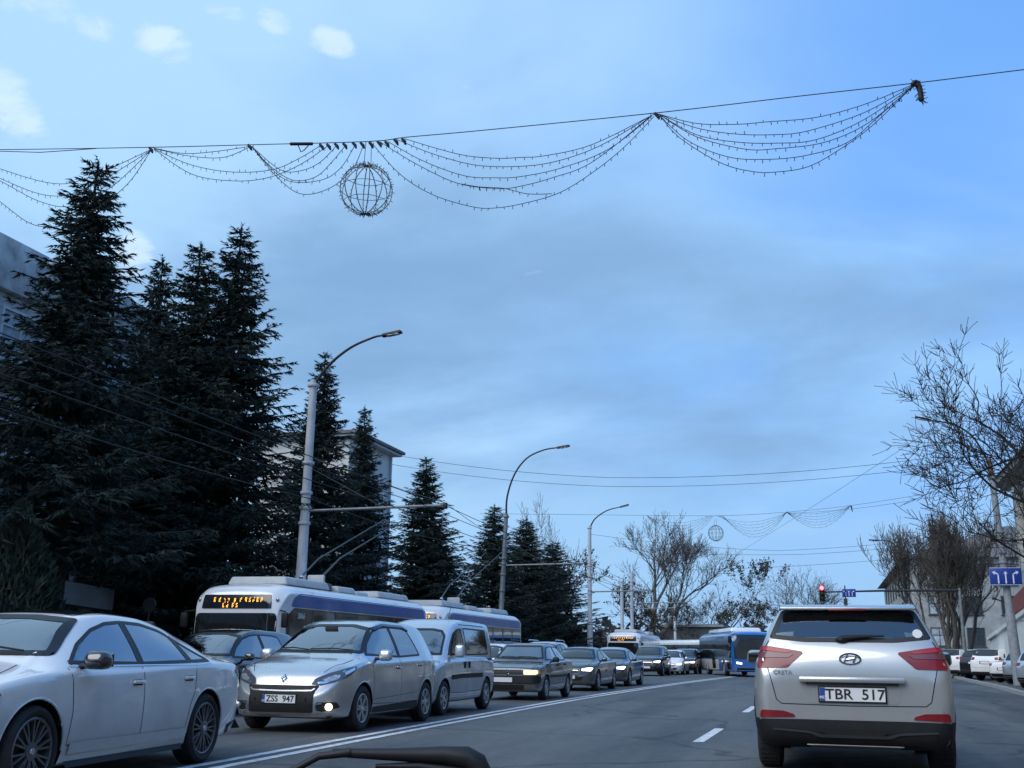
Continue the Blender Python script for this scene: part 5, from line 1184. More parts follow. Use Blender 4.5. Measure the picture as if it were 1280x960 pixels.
# building on the right with pilasters
t = thing('classical_building', 'weathered cream building with tall pilasters and heavy cornice at the right edge', 'building', (17, 72, 0))
X = 13.4; y0, y1 = 56., 82.5; H = 12.8
mb = MB(); mb.box((X + 6, (y0 + y1) / 2, H / 2), (12, y1 - y0, H), PLASTER); at(t, mb, 'wall')
mb = MB(); mb.box((X + 5.6, (y0 + y1) / 2, H + .12), (12.6, y1 - y0 + .8, .25), PLASTER); mb.box((X + 5.4, (y0 + y1) / 2, H + .42), (13.2, y1 - y0 + 1.5, .35), STONE); at(t, mb, 'cornice')
mb = MB(); mb.add([(X - 1.4, y0 - .9, H + .6), (X - 1.4, y1 + .9, H + .6), (X + 12.4, y1 + .9, H + .6), (X + 12.4, y0 - .9, H + .6), (X + 5.5, y0 + 5, H + 4.2), (X + 5.5, y1 - 5, H + 4.2)], [(0, 1, 5, 4), (1, 2, 5), (2, 3, 4, 5), (3, 0, 4), (3, 2, 1, 0)], ROOFM); at(t, mb, 'roof')
y = y0 + .5; n = 0
while y < y1:
    mb = MB(); mb.rbox((X - .17, y, 7.4), (.5, 1.0, 9.6), PLASTER, .05); mb.rbox((X - .2, y, 12.3), (.62, 1.25, .5), PLASTW, .05); mb.rbox((X - .2, y, 2.45), (.62, 1.25, .4), STONE, .05); at(t, mb, 'pilaster', 30)
    if y + 1.9 < y1:
        for z in (4.4, 7.6, 10.6):
            w_ = window(t, (X, y + 1.87, z), 1.5, 1.9, 'x', -1, FRAMED, BGLASS, 1); w_.location = -Vector(t.location)
    y += 3.73; n += 1
mb = MB(); mb.box((X - .12, (y0 + y1) / 2, 1.1), (.3, y1 - y0, 2.2), STONE); at(t, mb, 'plinth')
# unseen blocks added beside and behind the camera to darken car reflections
t = thing('reflection_block', 'unseen plain beige block added on the right beside the camera for reflections', 'building', (20, 0, 0))
X = 15.0; mb = MB(); mb.box((X + 6, 0, 7.5), (12, 84, 15), mat('plaster_beige', (.34, .31, .26), rough=.9, var=.25, vscale=.8)); at(t, mb, 'wall')
mb = MB(); mb.box((X + 5.8, 0, 15.2), (13.2, 85, .4), ROOFM); at(t, mb, 'roof')
for k in range(14):
    for z in (3.0, 6.2, 9.4, 12.6):
        w_ = window(t, (X, -38 + k * 5.8, z), 1.7, 1.7, 'x', -1, FRAMEW, BGLASS, 1, 0); w_.location = -Vector(t.location)
t = thing('reflection_block', 'unseen brown brick block added behind the camera for reflections', 'building', (-6, -75, 0))  # out of view, added so glass and paint reflect something dark
mb = MB(); mb.box((-6, -80, 9), (70, 12, 18), BRICKB); at(t, mb, 'wall')
mb = MB(); mb.box((-6, -80, 18.2), (71, 13, .4), ROOFM); at(t, mb, 'roof')
for k in range(12):
    for z in (3.0, 6.4, 9.8, 13.2):
        w_ = window(t, (-36 + k * 5.6, -74, z), 1.9, 1.7, 'y', 1, FRAMEW, BGLASS, 1, 0); w_.location = -Vector(t.location)
# stair parapet with porch
t = thing('entrance_stair', 'cream stair parapet with sloping coping and red awning beside the sign pole', 'stair', (10, 66, 0))
mb = MB(); mb.prism([(58.5, .0), (73, .0), (73, 2.3), (58.5, 3.5)], 9.8, 10.1, PLASTW, 'x'); at(t, mb, 'parapet', 20)
mb = MB(); mb.prism([(58.3, 3.5), (73.2, 2.3), (73.2, 2.5), (58.3, 3.72)], 9.65, 10.25, PLASTW, 'x'); at(t, mb, 'coping', 20)
mb = MB(); mb.prism([(60, 3.9), (66.5, 3.45), (66.5, 4.2), (60, 4.9)], 10.0, 11.2, mat('awning_red', (.20, .045, .035), rough=.7, var=.25), 'x'); at(t, mb, 'awning', 20)

# far building with hipped roof
t = thing('hip_roof_building', 'grey three-storey building with hipped roof standing behind the twiggy tree', 'building', (20, 150, 0))
x0, y0, W, D, H = 9.4, 122., 22., 52., 11.4
mb = MB(); mb.box((x0 + W / 2, y0 + D / 2, H / 2), (W, D, H), STONE); at(t, mb, 'wall')
mb = MB(); mb.box((x0 - .02, y0 + D / 2, H / 2 - .2), (.3, D - .2, H - .6), PLASTER); at(t, mb, 'side_wall')
mb = MB(); e = 1.1; mb.add([(x0 - e, y0 - e, H), (x0 + W + e, y0 - e, H), (x0 + W + e, y0 + D + e, H), (x0 - e, y0 + D + e, H), (x0 + W / 2, y0 + 9, H + 4.3), (x0 + W / 2, y0 + D - 9, H + 4.3)], [(0, 1, 4), (1, 2, 5, 4), (2, 3, 5), (3, 0, 4, 5), (3, 2, 1, 0)], ROOFM); at(t, mb, 'roof')
mb = MB(); mb.box((x0 + W / 2, y0 - .1, H - .35), (W + .3, .3, .5), FRAMEW); mb.box((x0 + W / 2, y0 - .08, 1.6), (W + .2, .25, 1.0), PLASTW); at(t, mb, 'cornice')
for i in range(6):
    for z in (3.4, 6.6, 9.6):
        xx = x0 + 2.2 + i * 3.5
        w_ = window(t, (xx, y0, z), 1.7, 1.9, 'y', -1, FRAMED, BGLASS if (i + int(z)) % 3 else CURT, 1, .6); w_.location = -Vector(t.location)
    mb = MB(); mb.box((x0 + 2.2 + i * 3.5, y0 - .05, 6.5), (2.2, .12, 8.6), mat('stone_panel', (.24, .255, .26), rough=.9, var=.2, vscale=1.2)); 
    at(t, mb, 'window_bay') if False else None
for i in range(9):
    for z in (3.4, 6.6, 9.6):
        w_ = window(t, (x0 - .15, y0 + 3 + i * 5.4, z), 1.7, 1.9, 'x', -1, FRAMED, BGLASS, 1, .6); w_.location = -Vector(t.location)

# low dark pavilion
t = thing('low_pavilion', 'long low dark grey flat-roofed building behind the distant buses', 'building', (-13, 122, 0))
mb = MB(); mb.box((-13.6, 124, 2.1), (6.4, 8, 4.2), mat('pavilion_grey', (.10, .105, .105), rough=.85, var=.25, vscale=1.5)); at(t, mb, 'wall')
mb = MB(); mb.box((-13.6, 124, 4.32), (6.9, 8.6, .24), STONE); at(t, mb, 'roof')
mb = MB()
mb.box((-13.6, 119.97, 2.0), (5.0, .12, 1.6), BGLASS); at(t, mb, 'window')

# small objects on the left verge
t = thing('round_sign', 'small dark round sign on a thin post beside the first trolleybus', 'sign', (-17.6, 26.2, 0))
mb = MB(); mb.tube([(0, 0, 0), (0, 0, 2.5)], .025, DARKM, 6); mb.build('post', t, 50)
mb = MB(); mb.lathe([(.001, -.02), (.2, -.02), (.2, .02), (.001, .02)], DARKM, 24, 'y', (0, 0, 2.3)); mb.build('disc', t, 40)

# ------------------------------------------------------------------ trees
BARK = mat('bark_dark', (.030, .026, .022), rough=.95, var=.4, vscale=8, bump=.8, bscale=25)
BARK_HAZE = mat('bark_hazed', (.085, .077, .068), rough=.95, var=.4, vscale=8, bump=.8, bscale=25)  # bark lightened for far trees, distance haze put into the colour
TWIG = mat('twig_brown', (.05, .042, .035), rough=.95)
NEED = mat('spruce_needles', (.022, .038, .032), rough=.8, var=.5, vscale=1.6, spec=.25, col2=(.036, .058, .050))
NEED2 = mat('pine_needles', (.024, .040, .030), rough=.8, var=.5, vscale=1.2, col2=(.038, .058, .042))
THUJ = mat('thuja_green', (.030, .048, .030), rough=.85, var=.5, vscale=2)
DLEAF = mat('dead_leaf', (.075, .048, .030), rough=.9, var=.45, vscale=3)
DLEAF2 = mat('dark_seed_clusters', (.045, .038, .028), rough=.9, var=.4, vscale=3)

def np_mesh(name, V, quads, m, parent, tris=False):
    me = bpy.data.meshes.new(name); V = np.asarray(V, np.float32).reshape(-1, 3); k = 3 if tris else 4
    nf = len(V) // k if quads is None else len(quads)
    me.vertices.add(len(V)); me.vertices.foreach_set('co', V.ravel())
    idx = np.arange(len(V), dtype=np.int32) if quads is None else np.asarray(quads, np.int32).ravel()
    me.loops.add(len(idx)); me.loops.foreach_set('vertex_index', idx)
    me.polygons.add(nf); me.polygons.foreach_set('loop_start', np.arange(0, nf * k, k, dtype=np.int32)); me.polygons.foreach_set('loop_total', np.full(nf, k, np.int32))
    me.materials.append(m); me.update(calc_edges=True); me.validate()
    o = bpy.data.objects.new(name, me); COL.objects.link(o); o.parent = parent; return o

def spruce_meshes(seed, H, RB, m=NEED, base=.07, dens_=1., droop=.32):
    r = np.random.default_rng(seed); tri = []; blocks = []
    branches = MB()
    def spray(p, d, L, W, n):
        """tuft: n narrow needle triangles around a twig"""
        side = np.cross(d, (0, 0, 1.)); ln = np.linalg.norm(side); side = side / ln if ln > 1e-6 else np.array([1., 0, 0]); up = np.cross(side, d)
        f0 = r.uniform(-.1, .75, (n, 1)); a = r.uniform(0, 2 * math.pi, (n, 1)); q = side * np.cos(a) + up * np.sin(a) * .55
        o = p + d * L * f0; dd = d * r.uniform(.55, 1., (n, 1)) + q * r.uniform(.25, .75, (n, 1)); dd[:, 2] -= r.uniform(.05, .6, n)
        dd /= np.linalg.norm(dd, axis=1, keepdims=True); ww = np.cross(dd, r.normal(size=(n, 3))); ww /= np.linalg.norm(ww, axis=1, keepdims=True) + 1e-9
        l = np.minimum(.26, L * r.uniform(.35, .62, (n, 1))) * r.uniform(.7, 1.15, (n, 1)); blocks.append(np.stack([o + ww * W, o - ww * W, o + dd * l], 1).reshape(-1, 3))
    z = H * base; gold = 0.
    while z < H * .985:
        t = z / H; rad = RB * (1 - t) ** .80 * (1 - .28 * max(0, (t - .6) / .4)) * (.55 + .45 * min(1, (t + .04) / .14)) + .05
        nb = int(round(r.uniform(6.2, 8.6))) if t < .93 else 4
        gold += 1.1
        for k in range(nb):
            az = gold + 2 * math.pi * k / nb + r.uniform(-.28, .28); L = rad * r.uniform(.55, 1.22)
            if r.random() < .06: L *= 1.2
            rise = .14 * t - droop * (1 - .8 * t) + r.uniform(-.10, .10); dirh = np.array([math.cos(az), math.sin(az), 0.])
            z0 = z + r.uniform(-.2, .2); pts = []; ns = 5
            for i in range(ns + 1):
                q = i / ns; pts.append(np.array([0, 0, z0]) + dirh * L * q + np.array([0, 0, L * (rise * q + .26 * q * q * (1 - .3 * t))]))
            if L > .5 and r.random() < .8: branches.tube([tuple(p) for p in pts], [.035 * L / RB + .012] + [.02] * (ns - 1) + [.006], BARK, 4, False)
            nt = max(4, int(L / .145 * dens_))
            for i in range(nt):
                q = .10 + .9 * (i + r.random()) / nt; f = q * ns; a = int(min(f, ns - 1)); p = pts[a] + (pts[a + 1] - pts[a]) * (f - a)
                d0 = pts[a + 1] - pts[a]; d0 = d0 / np.linalg.norm(d0); lat = np.array([-dirh[1], dirh[0], 0]) * (1 if i % 2 else -1)
                tw = (.22 + .50 * (1 - q) * min(1, L / 1.6)) * r.uniform(.7, 1.25)
                d = d0 * .65 + lat * r.uniform(.45, 1.0); d[2] -= r.uniform(.05, .45); d /= np.linalg.norm(d)
                nseg = max(1, int(tw / .30))
                for s_ in range(nseg): spray(p + d * tw * s_ / nseg * 1.0 - np.array([0, 0, .05 * s_]), d, (tw / nseg + .20) * (1 - .35 * t), .028 * (1 - .3 * t), int(11 * dens_) + 1)
            if t < .93:      # dense inner growth close to the stem
                for _ in range(5):
                    f0 = r.uniform(.05, .62); a = int(f0 * ns); p = pts[a] + (pts[min(a + 1, ns)] - pts[a]) * (f0 * ns - a)
                    d = dirh * r.uniform(.1, .7) + r.normal(size=3) * .6; d[2] -= .3; d /= np.linalg.norm(d); ww = np.cross(d, r.normal(size=3)); ww /= np.linalg.norm(ww) + 1e-9; l = r.uniform(.3, .6) * min(1, L)
                    tri.extend((p + ww * l * .22, p - ww * l * .22, p + d * l))
            spray(pts[-1] - (pts[-1] - pts[-2]) * .35, (pts[-1] - pts[-2]) / np.linalg.norm(pts[-1] - pts[-2]), .30, .022, 12)
        z += max(.15, (.32 - .14 * t)) * r.uniform(.8, 1.2)
    for q in np.linspace(0, 1, 8): spray(np.array([0, 0, H * (.955 + .045 * q) - .1]), np.array([r.uniform(-.2, .2), r.uniform(-.2, .2), 1.]), .3, .022, 7)
    branches.tube([(0, 0, 0), (.05, .03, H * .3), (0, 0, H * .7), (0, 0, H)], [.022 * H, .016 * H, .007 * H, .01], BARK, 10)
    return np.concatenate(blocks + [np.array(tri).reshape(-1, 3)]), branches

SPR = {}
def spruce(label, x, y, H, RB, var=0, rz=0., m=NEED, cat='spruce', name='spruce_tree', **kw):
    t = thing(name, label, 'spruce' if cat == 'spruce' else cat, (x, y, 0), rz, 'dark conifers along the left verge')
    k = (var, m.name)
    if k not in SPR:
        H0, R0 = 14., 3.4; tri, br = spruce_meshes(100 + var, H0, R0, m, **kw)
        o = np_mesh('crown', tri, None, m, t, True); b = br.build('trunk', t, 60); SPR[k] = (o.data, b.data, H0, R0)
    else:
        o = bpy.data.objects.new('crown', SPR[k][0]); b = bpy.data.objects.new('trunk', SPR[k][1])
        for q in (o, b): COL.objects.link(q); q.parent = t
    H0, R0 = SPR[k][2:]; t.scale = (RB / R0, RB / R0, H / H0)
    return t
S = 20 / 18.5
spruce('tallest nearest dark spruce at the left, rising in front of the office block', -20.0, 25.1, 15.2, 4.5, 4, .4, base=.24)
spruce('slim spruce top between the nearest spruce and the twin spruces', -22.6, 32.5, 15.1, 3.4, 1, 2.0)
spruce('left one of the twin tall spruces with pointed tops behind the first trolleybus', -21.0, 32.4, 15.4, 4.4, 2, 1.0, base=.22)
spruce('right one of the twin tall spruces, with the highest pointed top of the pair', -20.0, 33.4, 16.4, 4.5, 1, 4.1)
spruce('spruce directly behind the thick concrete lamp pole', -20.0, 41.0, 13.6, 3.3, 0, 5.0)
spruce('narrow spruce in front of the pale plastered block', -20.0, 45.5, 12.2, 2.8, 2, 3.3)
spruce('broad shapely spruce standing alone right of the pale block', -20.0, 53.9, 11.3, 3.9, 0, 2.2)
spruce('rounded dark conifer left of the slim dark street lamp', -20.5, 68.5, 10.7, 4.2, 3, 0., NEED2, droop=.05, base=.05)
spruce('bulky dark conifer right of the slim dark street lamp', -20.2, 75.5, 10.6, 5.2, 3, 2., NEED2)
spruce('bulky dark conifer behind the one right of the slim street lamp', -19.8, 82, 9.6, 5.2, 3, 4., NEED2)
spruce('lower dark conifer filling in behind the lone shapely spruce', -23, 64, 9.0, 4.4, 3, 5.2, NEED2)

def thuja(label, x, y, H, Rr, seed):
    t = thing('thuja_bush', label, 'shrub', (x, y, 0), 0, 'columnar thujas by the entrance'); r = np.random.default_rng(seed); tri = []
    for _ in range(6500):
        zz = r.random() ** .8; a = r.uniform(0, 2 * math.pi); rad = Rr * (math.sin(min(1, (1 - zz) * 1.5) * math.pi / 2)) * (.72 + .36 * r.random()) * (1 + .14 * math.sin(3 * a + seed + zz * 9))
        p = np.array([math.cos(a) * rad, math.sin(a) * rad, zz * H]); d = np.array([math.cos(a) * .4, math.sin(a) * .4, 1.]) + r.normal(size=3) * .35; d /= np.linalg.norm(d); w = np.cross(d, r.normal(size=3)); w /= np.linalg.norm(w)
        tri.extend((p + w * .05, p - w * .05, p + d * .26))
    np_mesh('crown', np.array(tri), None, THUJ, t, True); mb = MB(); mb.tube([(0, 0, 0), (0, 0, H * .8)], [.08, .03], BARK, 6); mb.build('trunk', t, 50)
thuja('columnar dark green thuja at the far left below the big spruce', -19.4, 23.0, 4.6, 1.05, 1)
thuja('broader thuja column by the entrance ramp, cut by the left frame edge', -20.6, 21.6, 4.0, 1.3, 2)

def bare_tree(name, label, x, y, H, seed, spread=.55, trunk=.2, levels=5, leaf=None, leafn=0, m=BARK, fork=.3, up=.25, group='bare winter trees', lean=(0, 0), tw=.006, kids=(2, 4), leafs=.14, cat='tree', twigs=2, len0=.30, stems=1):
    r = random.Random(seed); t = thing(name, label, cat, (x, y, 0), r.uniform(0, 6), group)
    tr = MB(); cr = MB(); tips = []
    def grow(p, d, L, rad, lv):
        n = 4 if lv > 1 else 3; pts = [p]; q = p; dd = d
        for i in range(n):
            gq = .6 if lv <= 1 else 1.; dd = (dd + Vector((r.gauss(0, .20 * gq), r.gauss(0, .20 * gq), r.gauss(0, .13) + up * .25))).normalized(); q = q + dd * L / n; pts.append(q)
        r1 = max(tw, rad * .62); (tr if lv >= levels - 1 else cr).tube(pts, [rad + (r1 - rad) * i / n for i in range(n + 1)], m, 7 if lv >= levels - 1 else 4 if lv > 1 else 3, False)
        if lv <= 1: tips.extend(pts[1:])
        if lv == 0: return
        k = r.randint(*kids)
        base_ax = dd.orthogonal().normalized(); a0 = r.uniform(0, 6.28)
        for j in range(k):
            ang = spread * r.uniform(.55, 1.25); ax = Matrix.Rotation(a0 + 6.28 * j / k + r.uniform(-.4, .4), 3, dd) @ base_ax
            nd = (Matrix.Rotation(ang, 3, ax) @ dd); nd.z += up * .4; nd.normalize()
            w = r.uniform(.6, 1.0) if j or k == 1 else 1; s0 = pts[-1] if j < 2 else pts[r.randint(1, n)]
            grow(s0, nd, L * r.uniform(.62, .86), r1 * (.86 if j == 0 else .68) * (1 if lv > 1 else .8), lv - 1)
        if lv <= levels - 1:
            for _ in range(twigs):
                s0 = pts[r.randint(1, n)]; ax = Matrix.Rotation(r.uniform(0, 6.28), 3, dd) @ base_ax; nd = Matrix.Rotation(r.uniform(.5, 1.1), 3, ax) @ dd
                e = s0 + nd * L * r.uniform(.25, .55) + Vector((0, 0, .1 * L)); cr.tube([s0, s0.lerp(e, .5) + Vector((r.gauss(0, .03), r.gauss(0, .03), 0)) * L, e], [max(tw, r1 * .35), tw, tw * .7], m, 3, False); tips.append(e)
    for s_ in range(stems):
        d = Vector((lean[0] + r.gauss(0, .05) + (.28 * math.cos(s_ * 6.28 / stems) if stems > 1 else 0), lean[1] + r.gauss(0, .05) + (.28 * math.sin(s_ * 6.28 / stems) if stems > 1 else 0), 1)).normalized()
        grow(Vector((.12 * s_, .1 * (s_ % 2), 0)), d, H * len0, trunk, levels)
    to = tr.build('trunk', t, 60); co = cr.build('crown', t, 60)
    if leaf:
        rr = np.random.default_rng(seed); tri = []
        for p in (r.sample(tips, min(leafn, len(tips))) if tips else []):
            for _ in range(5):
                c = np.array(p) + rr.normal(size=3) * leafs * .8; a = rr.normal(size=3); a /= np.linalg.norm(a); b = np.cross(a, rr.normal(size=3)); b /= np.linalg.norm(b); s1 = leafs * rr.uniform(.6, 1.2)
                tri.extend((c + a * s1, c - a * s1 * .6 + b * s1 * .6, c - a * s1 * .6 - b * s1 * .6))
        np_mesh('leaves', np.array(tri), None, leaf, t, True)
    return t, max(p.z for p in tips)
def fit(tz, H):
    t, z = tz; s_ = H / z; t.scale = (s_, s_, s_); return t
fit(bare_tree('bare_tree', 'large bare tree whose limbs reach in from the right edge above the sign pole', 12.4, 46, 16, 29, .62, .38, 7, None, 0, BARK, up=.05, tw=.0075, twigs=6, kids=(2, 3), len0=.20, stems=2), 15.2).rotation_euler.z = 1.05
# twiggy pollard
fit(bare_tree('twiggy_tree', 'dense twiggy tree with many upright stems before the hip-roofed building', 9.0, 86, 12, 5, .30, .20, 5, None, 0, BARK_HAZE, up=.55, tw=.014, twigs=5, kids=(3, 4), len0=.26, stems=4), 12.6)
fit(bare_tree('twiggy_tree', 'second dense twiggy tree just behind the upright-stemmed one on the right', 10.6, 95, 12, 8, .34, .2, 5, None, 0, BARK_HAZE, up=.5, tw=.016, twigs=5, kids=(3, 3), len0=.26, stems=3), 13.)
fit(bare_tree('bare_tree', 'tall spreading bare tree behind the distant trolleybus', -16.6, 113, 16, 36, .46, .30, 6, None, 0, BARK_HAZE, up=.3, tw=.011, twigs=5, kids=(2, 4), stems=2, len0=.24), 16.3)
fit(bare_tree('bare_tree', 'smaller bare tree right of the tall spreading one', -14.6, 122, 13, 34, .5, .22, 5, None, 0, BARK_HAZE, up=.3, tw=.016, twigs=3, kids=(2, 3)), 12.5)
fit(bare_tree('leafy_tree', 'thin tree with scattered dark leaves left of the round-crowned one', -12.9, 140, 13.5, 41, .5, .16, 5, DLEAF2, 260, BARK_HAZE, up=.35, tw=.011, twigs=2, kids=(2, 3), leafs=.15), 13.4)
fit(bare_tree('leafy_tree', 'small round-crowned tree with withered leaves behind the blue bus', -11.4, 150, 9, 42, .6, .2, 5, DLEAF2, 330, BARK_HAZE, up=.15, tw=.011, twigs=3, kids=(3, 3), leafs=.16), 8.8)
fit(bare_tree('leafy_tree', 'brown-leaved tree beside the curved concrete lamp', -18.6, 92, 10, 43, .6, .18, 5, DLEAF, 420, BARK, up=.2, tw=.014, twigs=4, kids=(2, 4), leafs=.10), 10.3)
fit(bare_tree('leafy_tree', 'lower brown-leaved tree behind the plain twin wire poles', -17.6, 104, 8, 44, .6, .18, 5, DLEAF, 300, BARK, up=.2, tw=.014, twigs=4, kids=(2, 4), leafs=.11), 8.3)
fit(bare_tree('bare_tree', 'dark bare tree behind the low pavilion, right of the spreading tree', -13.2, 131, 11, 46, .55, .2, 5, DLEAF2, 120, BARK_HAZE, up=.25, tw=.011, twigs=3, kids=(2, 4), leafs=.13), 10.2)
fit(bare_tree('bare_tree', 'bare round tree with several trunks left of the traffic light', -3.4, 122, 12, 51, .55, .2, 5, None, 0, BARK_HAZE, up=.12, tw=.011, twigs=4, kids=(2, 4), stems=4, len0=.26), 10.8)
fit(bare_tree('poplar_tree', 'pale slender poplar top rising behind the bulky conifers', -30, 113, 18, 61, .25, .2, 5, None, 0, mat('bark_pale', (.16, .15, .13), rough=.9), up=.7, tw=.018, twigs=4, kids=(2, 3)), 18.2)
fit(bare_tree('bare_tree', 'short bare tree at the foot of the tall spreading one', -17.9, 120, 8, 63, .6, .2, 5, None, 0, BARK_HAZE, up=.2, tw=.016, twigs=3, kids=(2, 4)), 8.)
# far wood line and hedge as masses
def mass(name, x0, x1, y0, y1, h, n, m, seed, size):
    r = np.random.default_rng(seed); tri = []
    P = np.stack([r.uniform(x0, x1, n), r.uniform(y0, y1, n), r.random(n) ** 1.3 * h], 1); P[:, 2] *= .55 + .45 * np.sin(P[:, 0] * .7 + seed) ** 2 * np.cos(P[:, 0] * .23) ** 2 + .1
    for p in P:
        a = r.normal(size=3); a /= np.linalg.norm(a); b = np.cross(a, r.normal(size=3)); b /= np.linalg.norm(b); s1 = size * r.uniform(.5, 1.2); tri.extend((p + a * s1, p - a * s1 * .6 + b * s1 * .6, p - a * s1 * .6 - b * s1 * .6))
    o = np_mesh(name, np.array(tri), None, m, None, True); tag(o, kind='stuff'); return o
mass('hedge_foliage', -26, -17, 84, 130, 3.2, 9000, mat('hedge_brown', (.05, .042, .033), rough=.95, var=.4, vscale=1.), 3, .35)
mass('far_woods', -140, 140, 200, 250, 7.5, 26000, mat('far_wood', (.055, .055, .055), rough=.95, var=.3, vscale=.2), 4, 1.1)
mass('far_woods', -60, 60, -72, -55, 8, 9000, mat('far_wood', (.055, .055, .055), rough=.95), 9, .9)  # unseen tree mass added behind the camera for reflections
mass('hedge_foliage', -34, -25.4, 42, 84, 4.5, 6000, mat('hedge_dark', (.022, .030, .022), rough=.95, var=.4, vscale=1.), 6, .4)

# ------------------------------------------------------------------ sky, sun, camera
w = bpy.data.worlds.new('World'); scene.world = w; w.use_nodes = True
nt = w.node_tree; N = nt.nodes; L = nt.links; bg = N['Background']
SUN_EL, SUN_AZ = R(42), R(-150)     # behind the camera, to the left
sky = N.new('ShaderNodeTexSky'); sky.sky_type = 'NISHITA'; sky.sun_disc = False; sky.sun_elevation = SUN_EL; sky.sun_rotation = SUN_AZ; sky.altitude = 100; sky.air_density = 1.; sky.dust_density = 1.0; sky.ozone_density = 1.5
tc = N.new('ShaderNodeTexCoord'); D_ = tc.outputs['Generated']
def M_(op, a, b=None, c=None, clamp=False):
    n = N.new('ShaderNodeMath'); n.operation = op; n.use_clamp = clamp
    for i, q in enumerate((a, b, c)):
        if q is None: continue
        if isinstance(q, (int, float)): n.inputs[i].default_value = q
        else: L.new(q, n.inputs[i])
    return n.outputs[0]
sx = N.new('ShaderNodeSeparateXYZ'); L.new(D_, sx.inputs[0]); Xd, Yd, Zd = sx.outputs
den = M_('ADD', M_('MAXIMUM', Zd, .0), .22)
cb = N.new('ShaderNodeCombineXYZ'); L.new(M_('DIVIDE', Xd, den), cb.inputs[0]); L.new(M_('DIVIDE', Yd, den), cb.inputs[1])   # cloud layer seen from below
def NZ(sc, det, rough, off=(0, 0, 0), st=(1, 1, 1), dist=0.):
    mp = N.new('ShaderNodeMapping'); mp.inputs['Location'].default_value = off; mp.inputs['Scale'].default_value = st; L.new(cb.outputs[0], mp.inputs[0])
    n = N.new('ShaderNodeTexNoise'); n.inputs['Scale'].default_value = sc; n.inputs['Detail'].default_value = det; n.inputs['Roughness'].default_value = rough; n.inputs['Distortion'].default_value = dist; L.new(mp.outputs[0], n.inputs['Vector']); return n.outputs['Fac']
def SS(v, a, b, lo=0., hi=1.):
    n = N.new('ShaderNodeMapRange'); n.interpolation_type = 'SMOOTHSTEP'; n.inputs['From Min'].default_value = a; n.inputs['From Max'].default_value = b; n.inputs['To Min'].default_value = lo; n.inputs['To Max'].default_value = hi; L.new(v, n.inputs['Value']); return n.outputs[0]
def MIX(f, a, b):
    n = N.new('ShaderNodeMixRGB'); L.new(f, n.inputs[0]) if not isinstance(f, float) else setattr(n.inputs[0], 'default_value', f)
    for i, q in ((1, a), (2, b)):
        if isinstance(q, tuple): n.inputs[i].default_value = (*q, 1)
        else: L.new(q, n.inputs[i])
    return n.outputs[0]
STR = .1
def c10(c): return tuple(q / STR for q in c)
EXQ = .80
def cc(r, g, b):      # sky colour as seen (sRGB 0-255) to the radiance that shows it
    f = lambda v: ((v / 255 + .055) / 1.055) ** 2.4 if v > 10 else v / 255 / 12.92
    return c10(tuple(f(q) * EXQ for q in (r, g, b)))
clear = MIX(.82, sky.outputs[0], MIX(SS(Xd, -.5, .2), cc(136, 186, 240), cc(104, 165, 242)))
veil = SS(NZ(.8, 5, .55, (3.1, 1.2, 0)), .36, .66)
veil = M_('MULTIPLY', veil, SS(Xd, .22, -.35, .18, 1.0))
veil = M_('ADD', veil, SS(Xd, -.15, -.62, 0., .45), None, True)
c1 = MIX(M_('MULTIPLY', veil, .85), clear, cc(170, 208, 242))
# pale band with grey-blue cloud banks lower down
mid = M_('MULTIPLY', SS(NZ(1.1, 5, .55, (5.2, 8.1, 0), (.8, 1, 1), .4), .40, .62), SS(Zd, .50, .34))
c2 = MIX(M_('MULTIPLY', mid, .7), c1, cc(156, 199, 238))
def blob(x, z, a, b):     # broad cloud mass around a heading and height
    u = M_('DIVIDE', M_('SUBTRACT', Xd, x), a); v = M_('DIVIDE', M_('SUBTRACT', Zd, z), b)
    return SS(M_('ADD', M_('MULTIPLY', u, u), M_('MULTIPLY', v, v)), 1.0, 0.)
bn = NZ(1.5, 7, .56, (1.7, 4.3, 0), (.8, 1, 1), .3)
bl = M_('ADD', M_('ADD', blob(-.30, .27, .46, .20), M_('MULTIPLY', blob(.22, .28, .34, .15), .45)), M_('MULTIPLY', blob(-.10, .16, .22, .05), .4))
bank = SS(M_('MULTIPLY_ADD', bl, .27, bn), .50, .90)
c2 = MIX(M_('MULTIPLY', bank, .95), c2, cc(120, 158, 199))
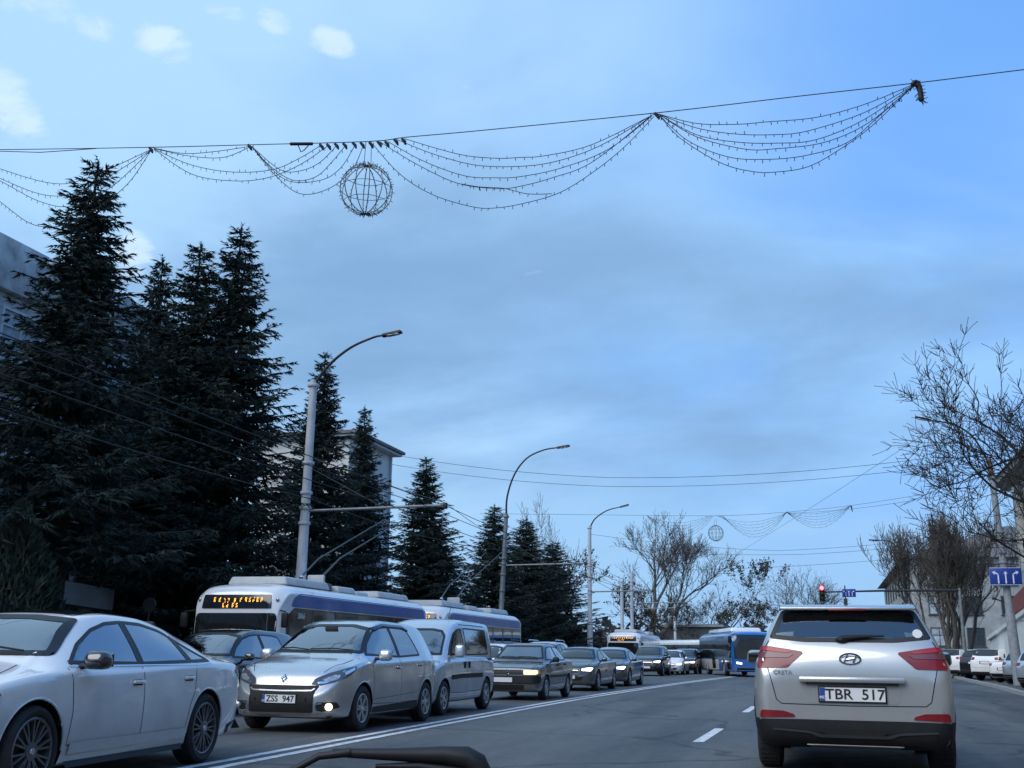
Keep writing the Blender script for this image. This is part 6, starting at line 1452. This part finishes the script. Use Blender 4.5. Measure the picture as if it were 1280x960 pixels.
low = SS(Zd, .24, .03)
c3 = MIX(M_('MULTIPLY', low, .75), c2, cc(146, 186, 222))
# a few small bright puffs high on the left
puff = None
for (px, pz, pa, pb) in ((-.506, .496, .030, .022), (-.461, .526, .024, .012), (-.425, .525, .022, .014), (-.62, .43, .03, .05), (-.557, .331, .022, .035), (-.56, .50, .035, .018), (-.385, .515, .026, .016), (-.60, .515, .05, .03)):
    q_ = blob(px, pz, pa, pb); puff = q_ if puff is None else M_('ADD', puff, q_)
wisp = SS(M_('MULTIPLY_ADD', M_('MINIMUM', puff, 1.), .30, NZ(9., 9, .64, (6.9, 1.2, 0), (1, 1.2, 1), .3)), .66, .92)
c4 = MIX(M_('MULTIPLY', wisp, .6), c3, cc(212, 230, 246))
L.new(c4, bg.inputs['Color']); bg.inputs['Strength'].default_value = STR

sd = bpy.data.lights.new('sun', 'SUN'); sd.energy = 1.5; sd.angle = R(50); sd.color = (1, .97, .92); so = bpy.data.objects.new('sun', sd); COL.objects.link(so)
dv = Vector((math.sin(SUN_AZ) * math.cos(SUN_EL), math.cos(SUN_AZ) * math.cos(SUN_EL), math.sin(SUN_EL)))
so.rotation_euler = dv.to_track_quat('Z', 'Y').to_euler()

cam = bpy.data.cameras.new('camera'); co = bpy.data.objects.new('camera', cam); COL.objects.link(co); scene.camera = co
MC = Matrix(((0.9628758644514502, -0.053521025248290534, -0.26458565628779707), (0.2696456995290771, 0.23680423612489465, 0.9333889599083438), (0.012699070137105604, -0.9700820860162696, 0.24244479785711198)))
Rm = Matrix([[MC[i][0], -MC[i][1], -MC[i][2]] for i in range(3)]).to_4x4(); Rm.translation = (0, 0, 1.13); co.matrix_world = Rm
cam.sensor_width = 36; cam.lens = 36 * 1350 / 1280; cam.clip_start = .05; cam.clip_end = 6000
vs = scene.view_settings; vs.view_transform = 'Standard'; vs.look = 'None'; vs.exposure = .62; vs.gamma = 1; vs.use_curve_mapping = False
scene.cycles.max_bounces = 8; scene.cycles.transparent_max_bounces = 12
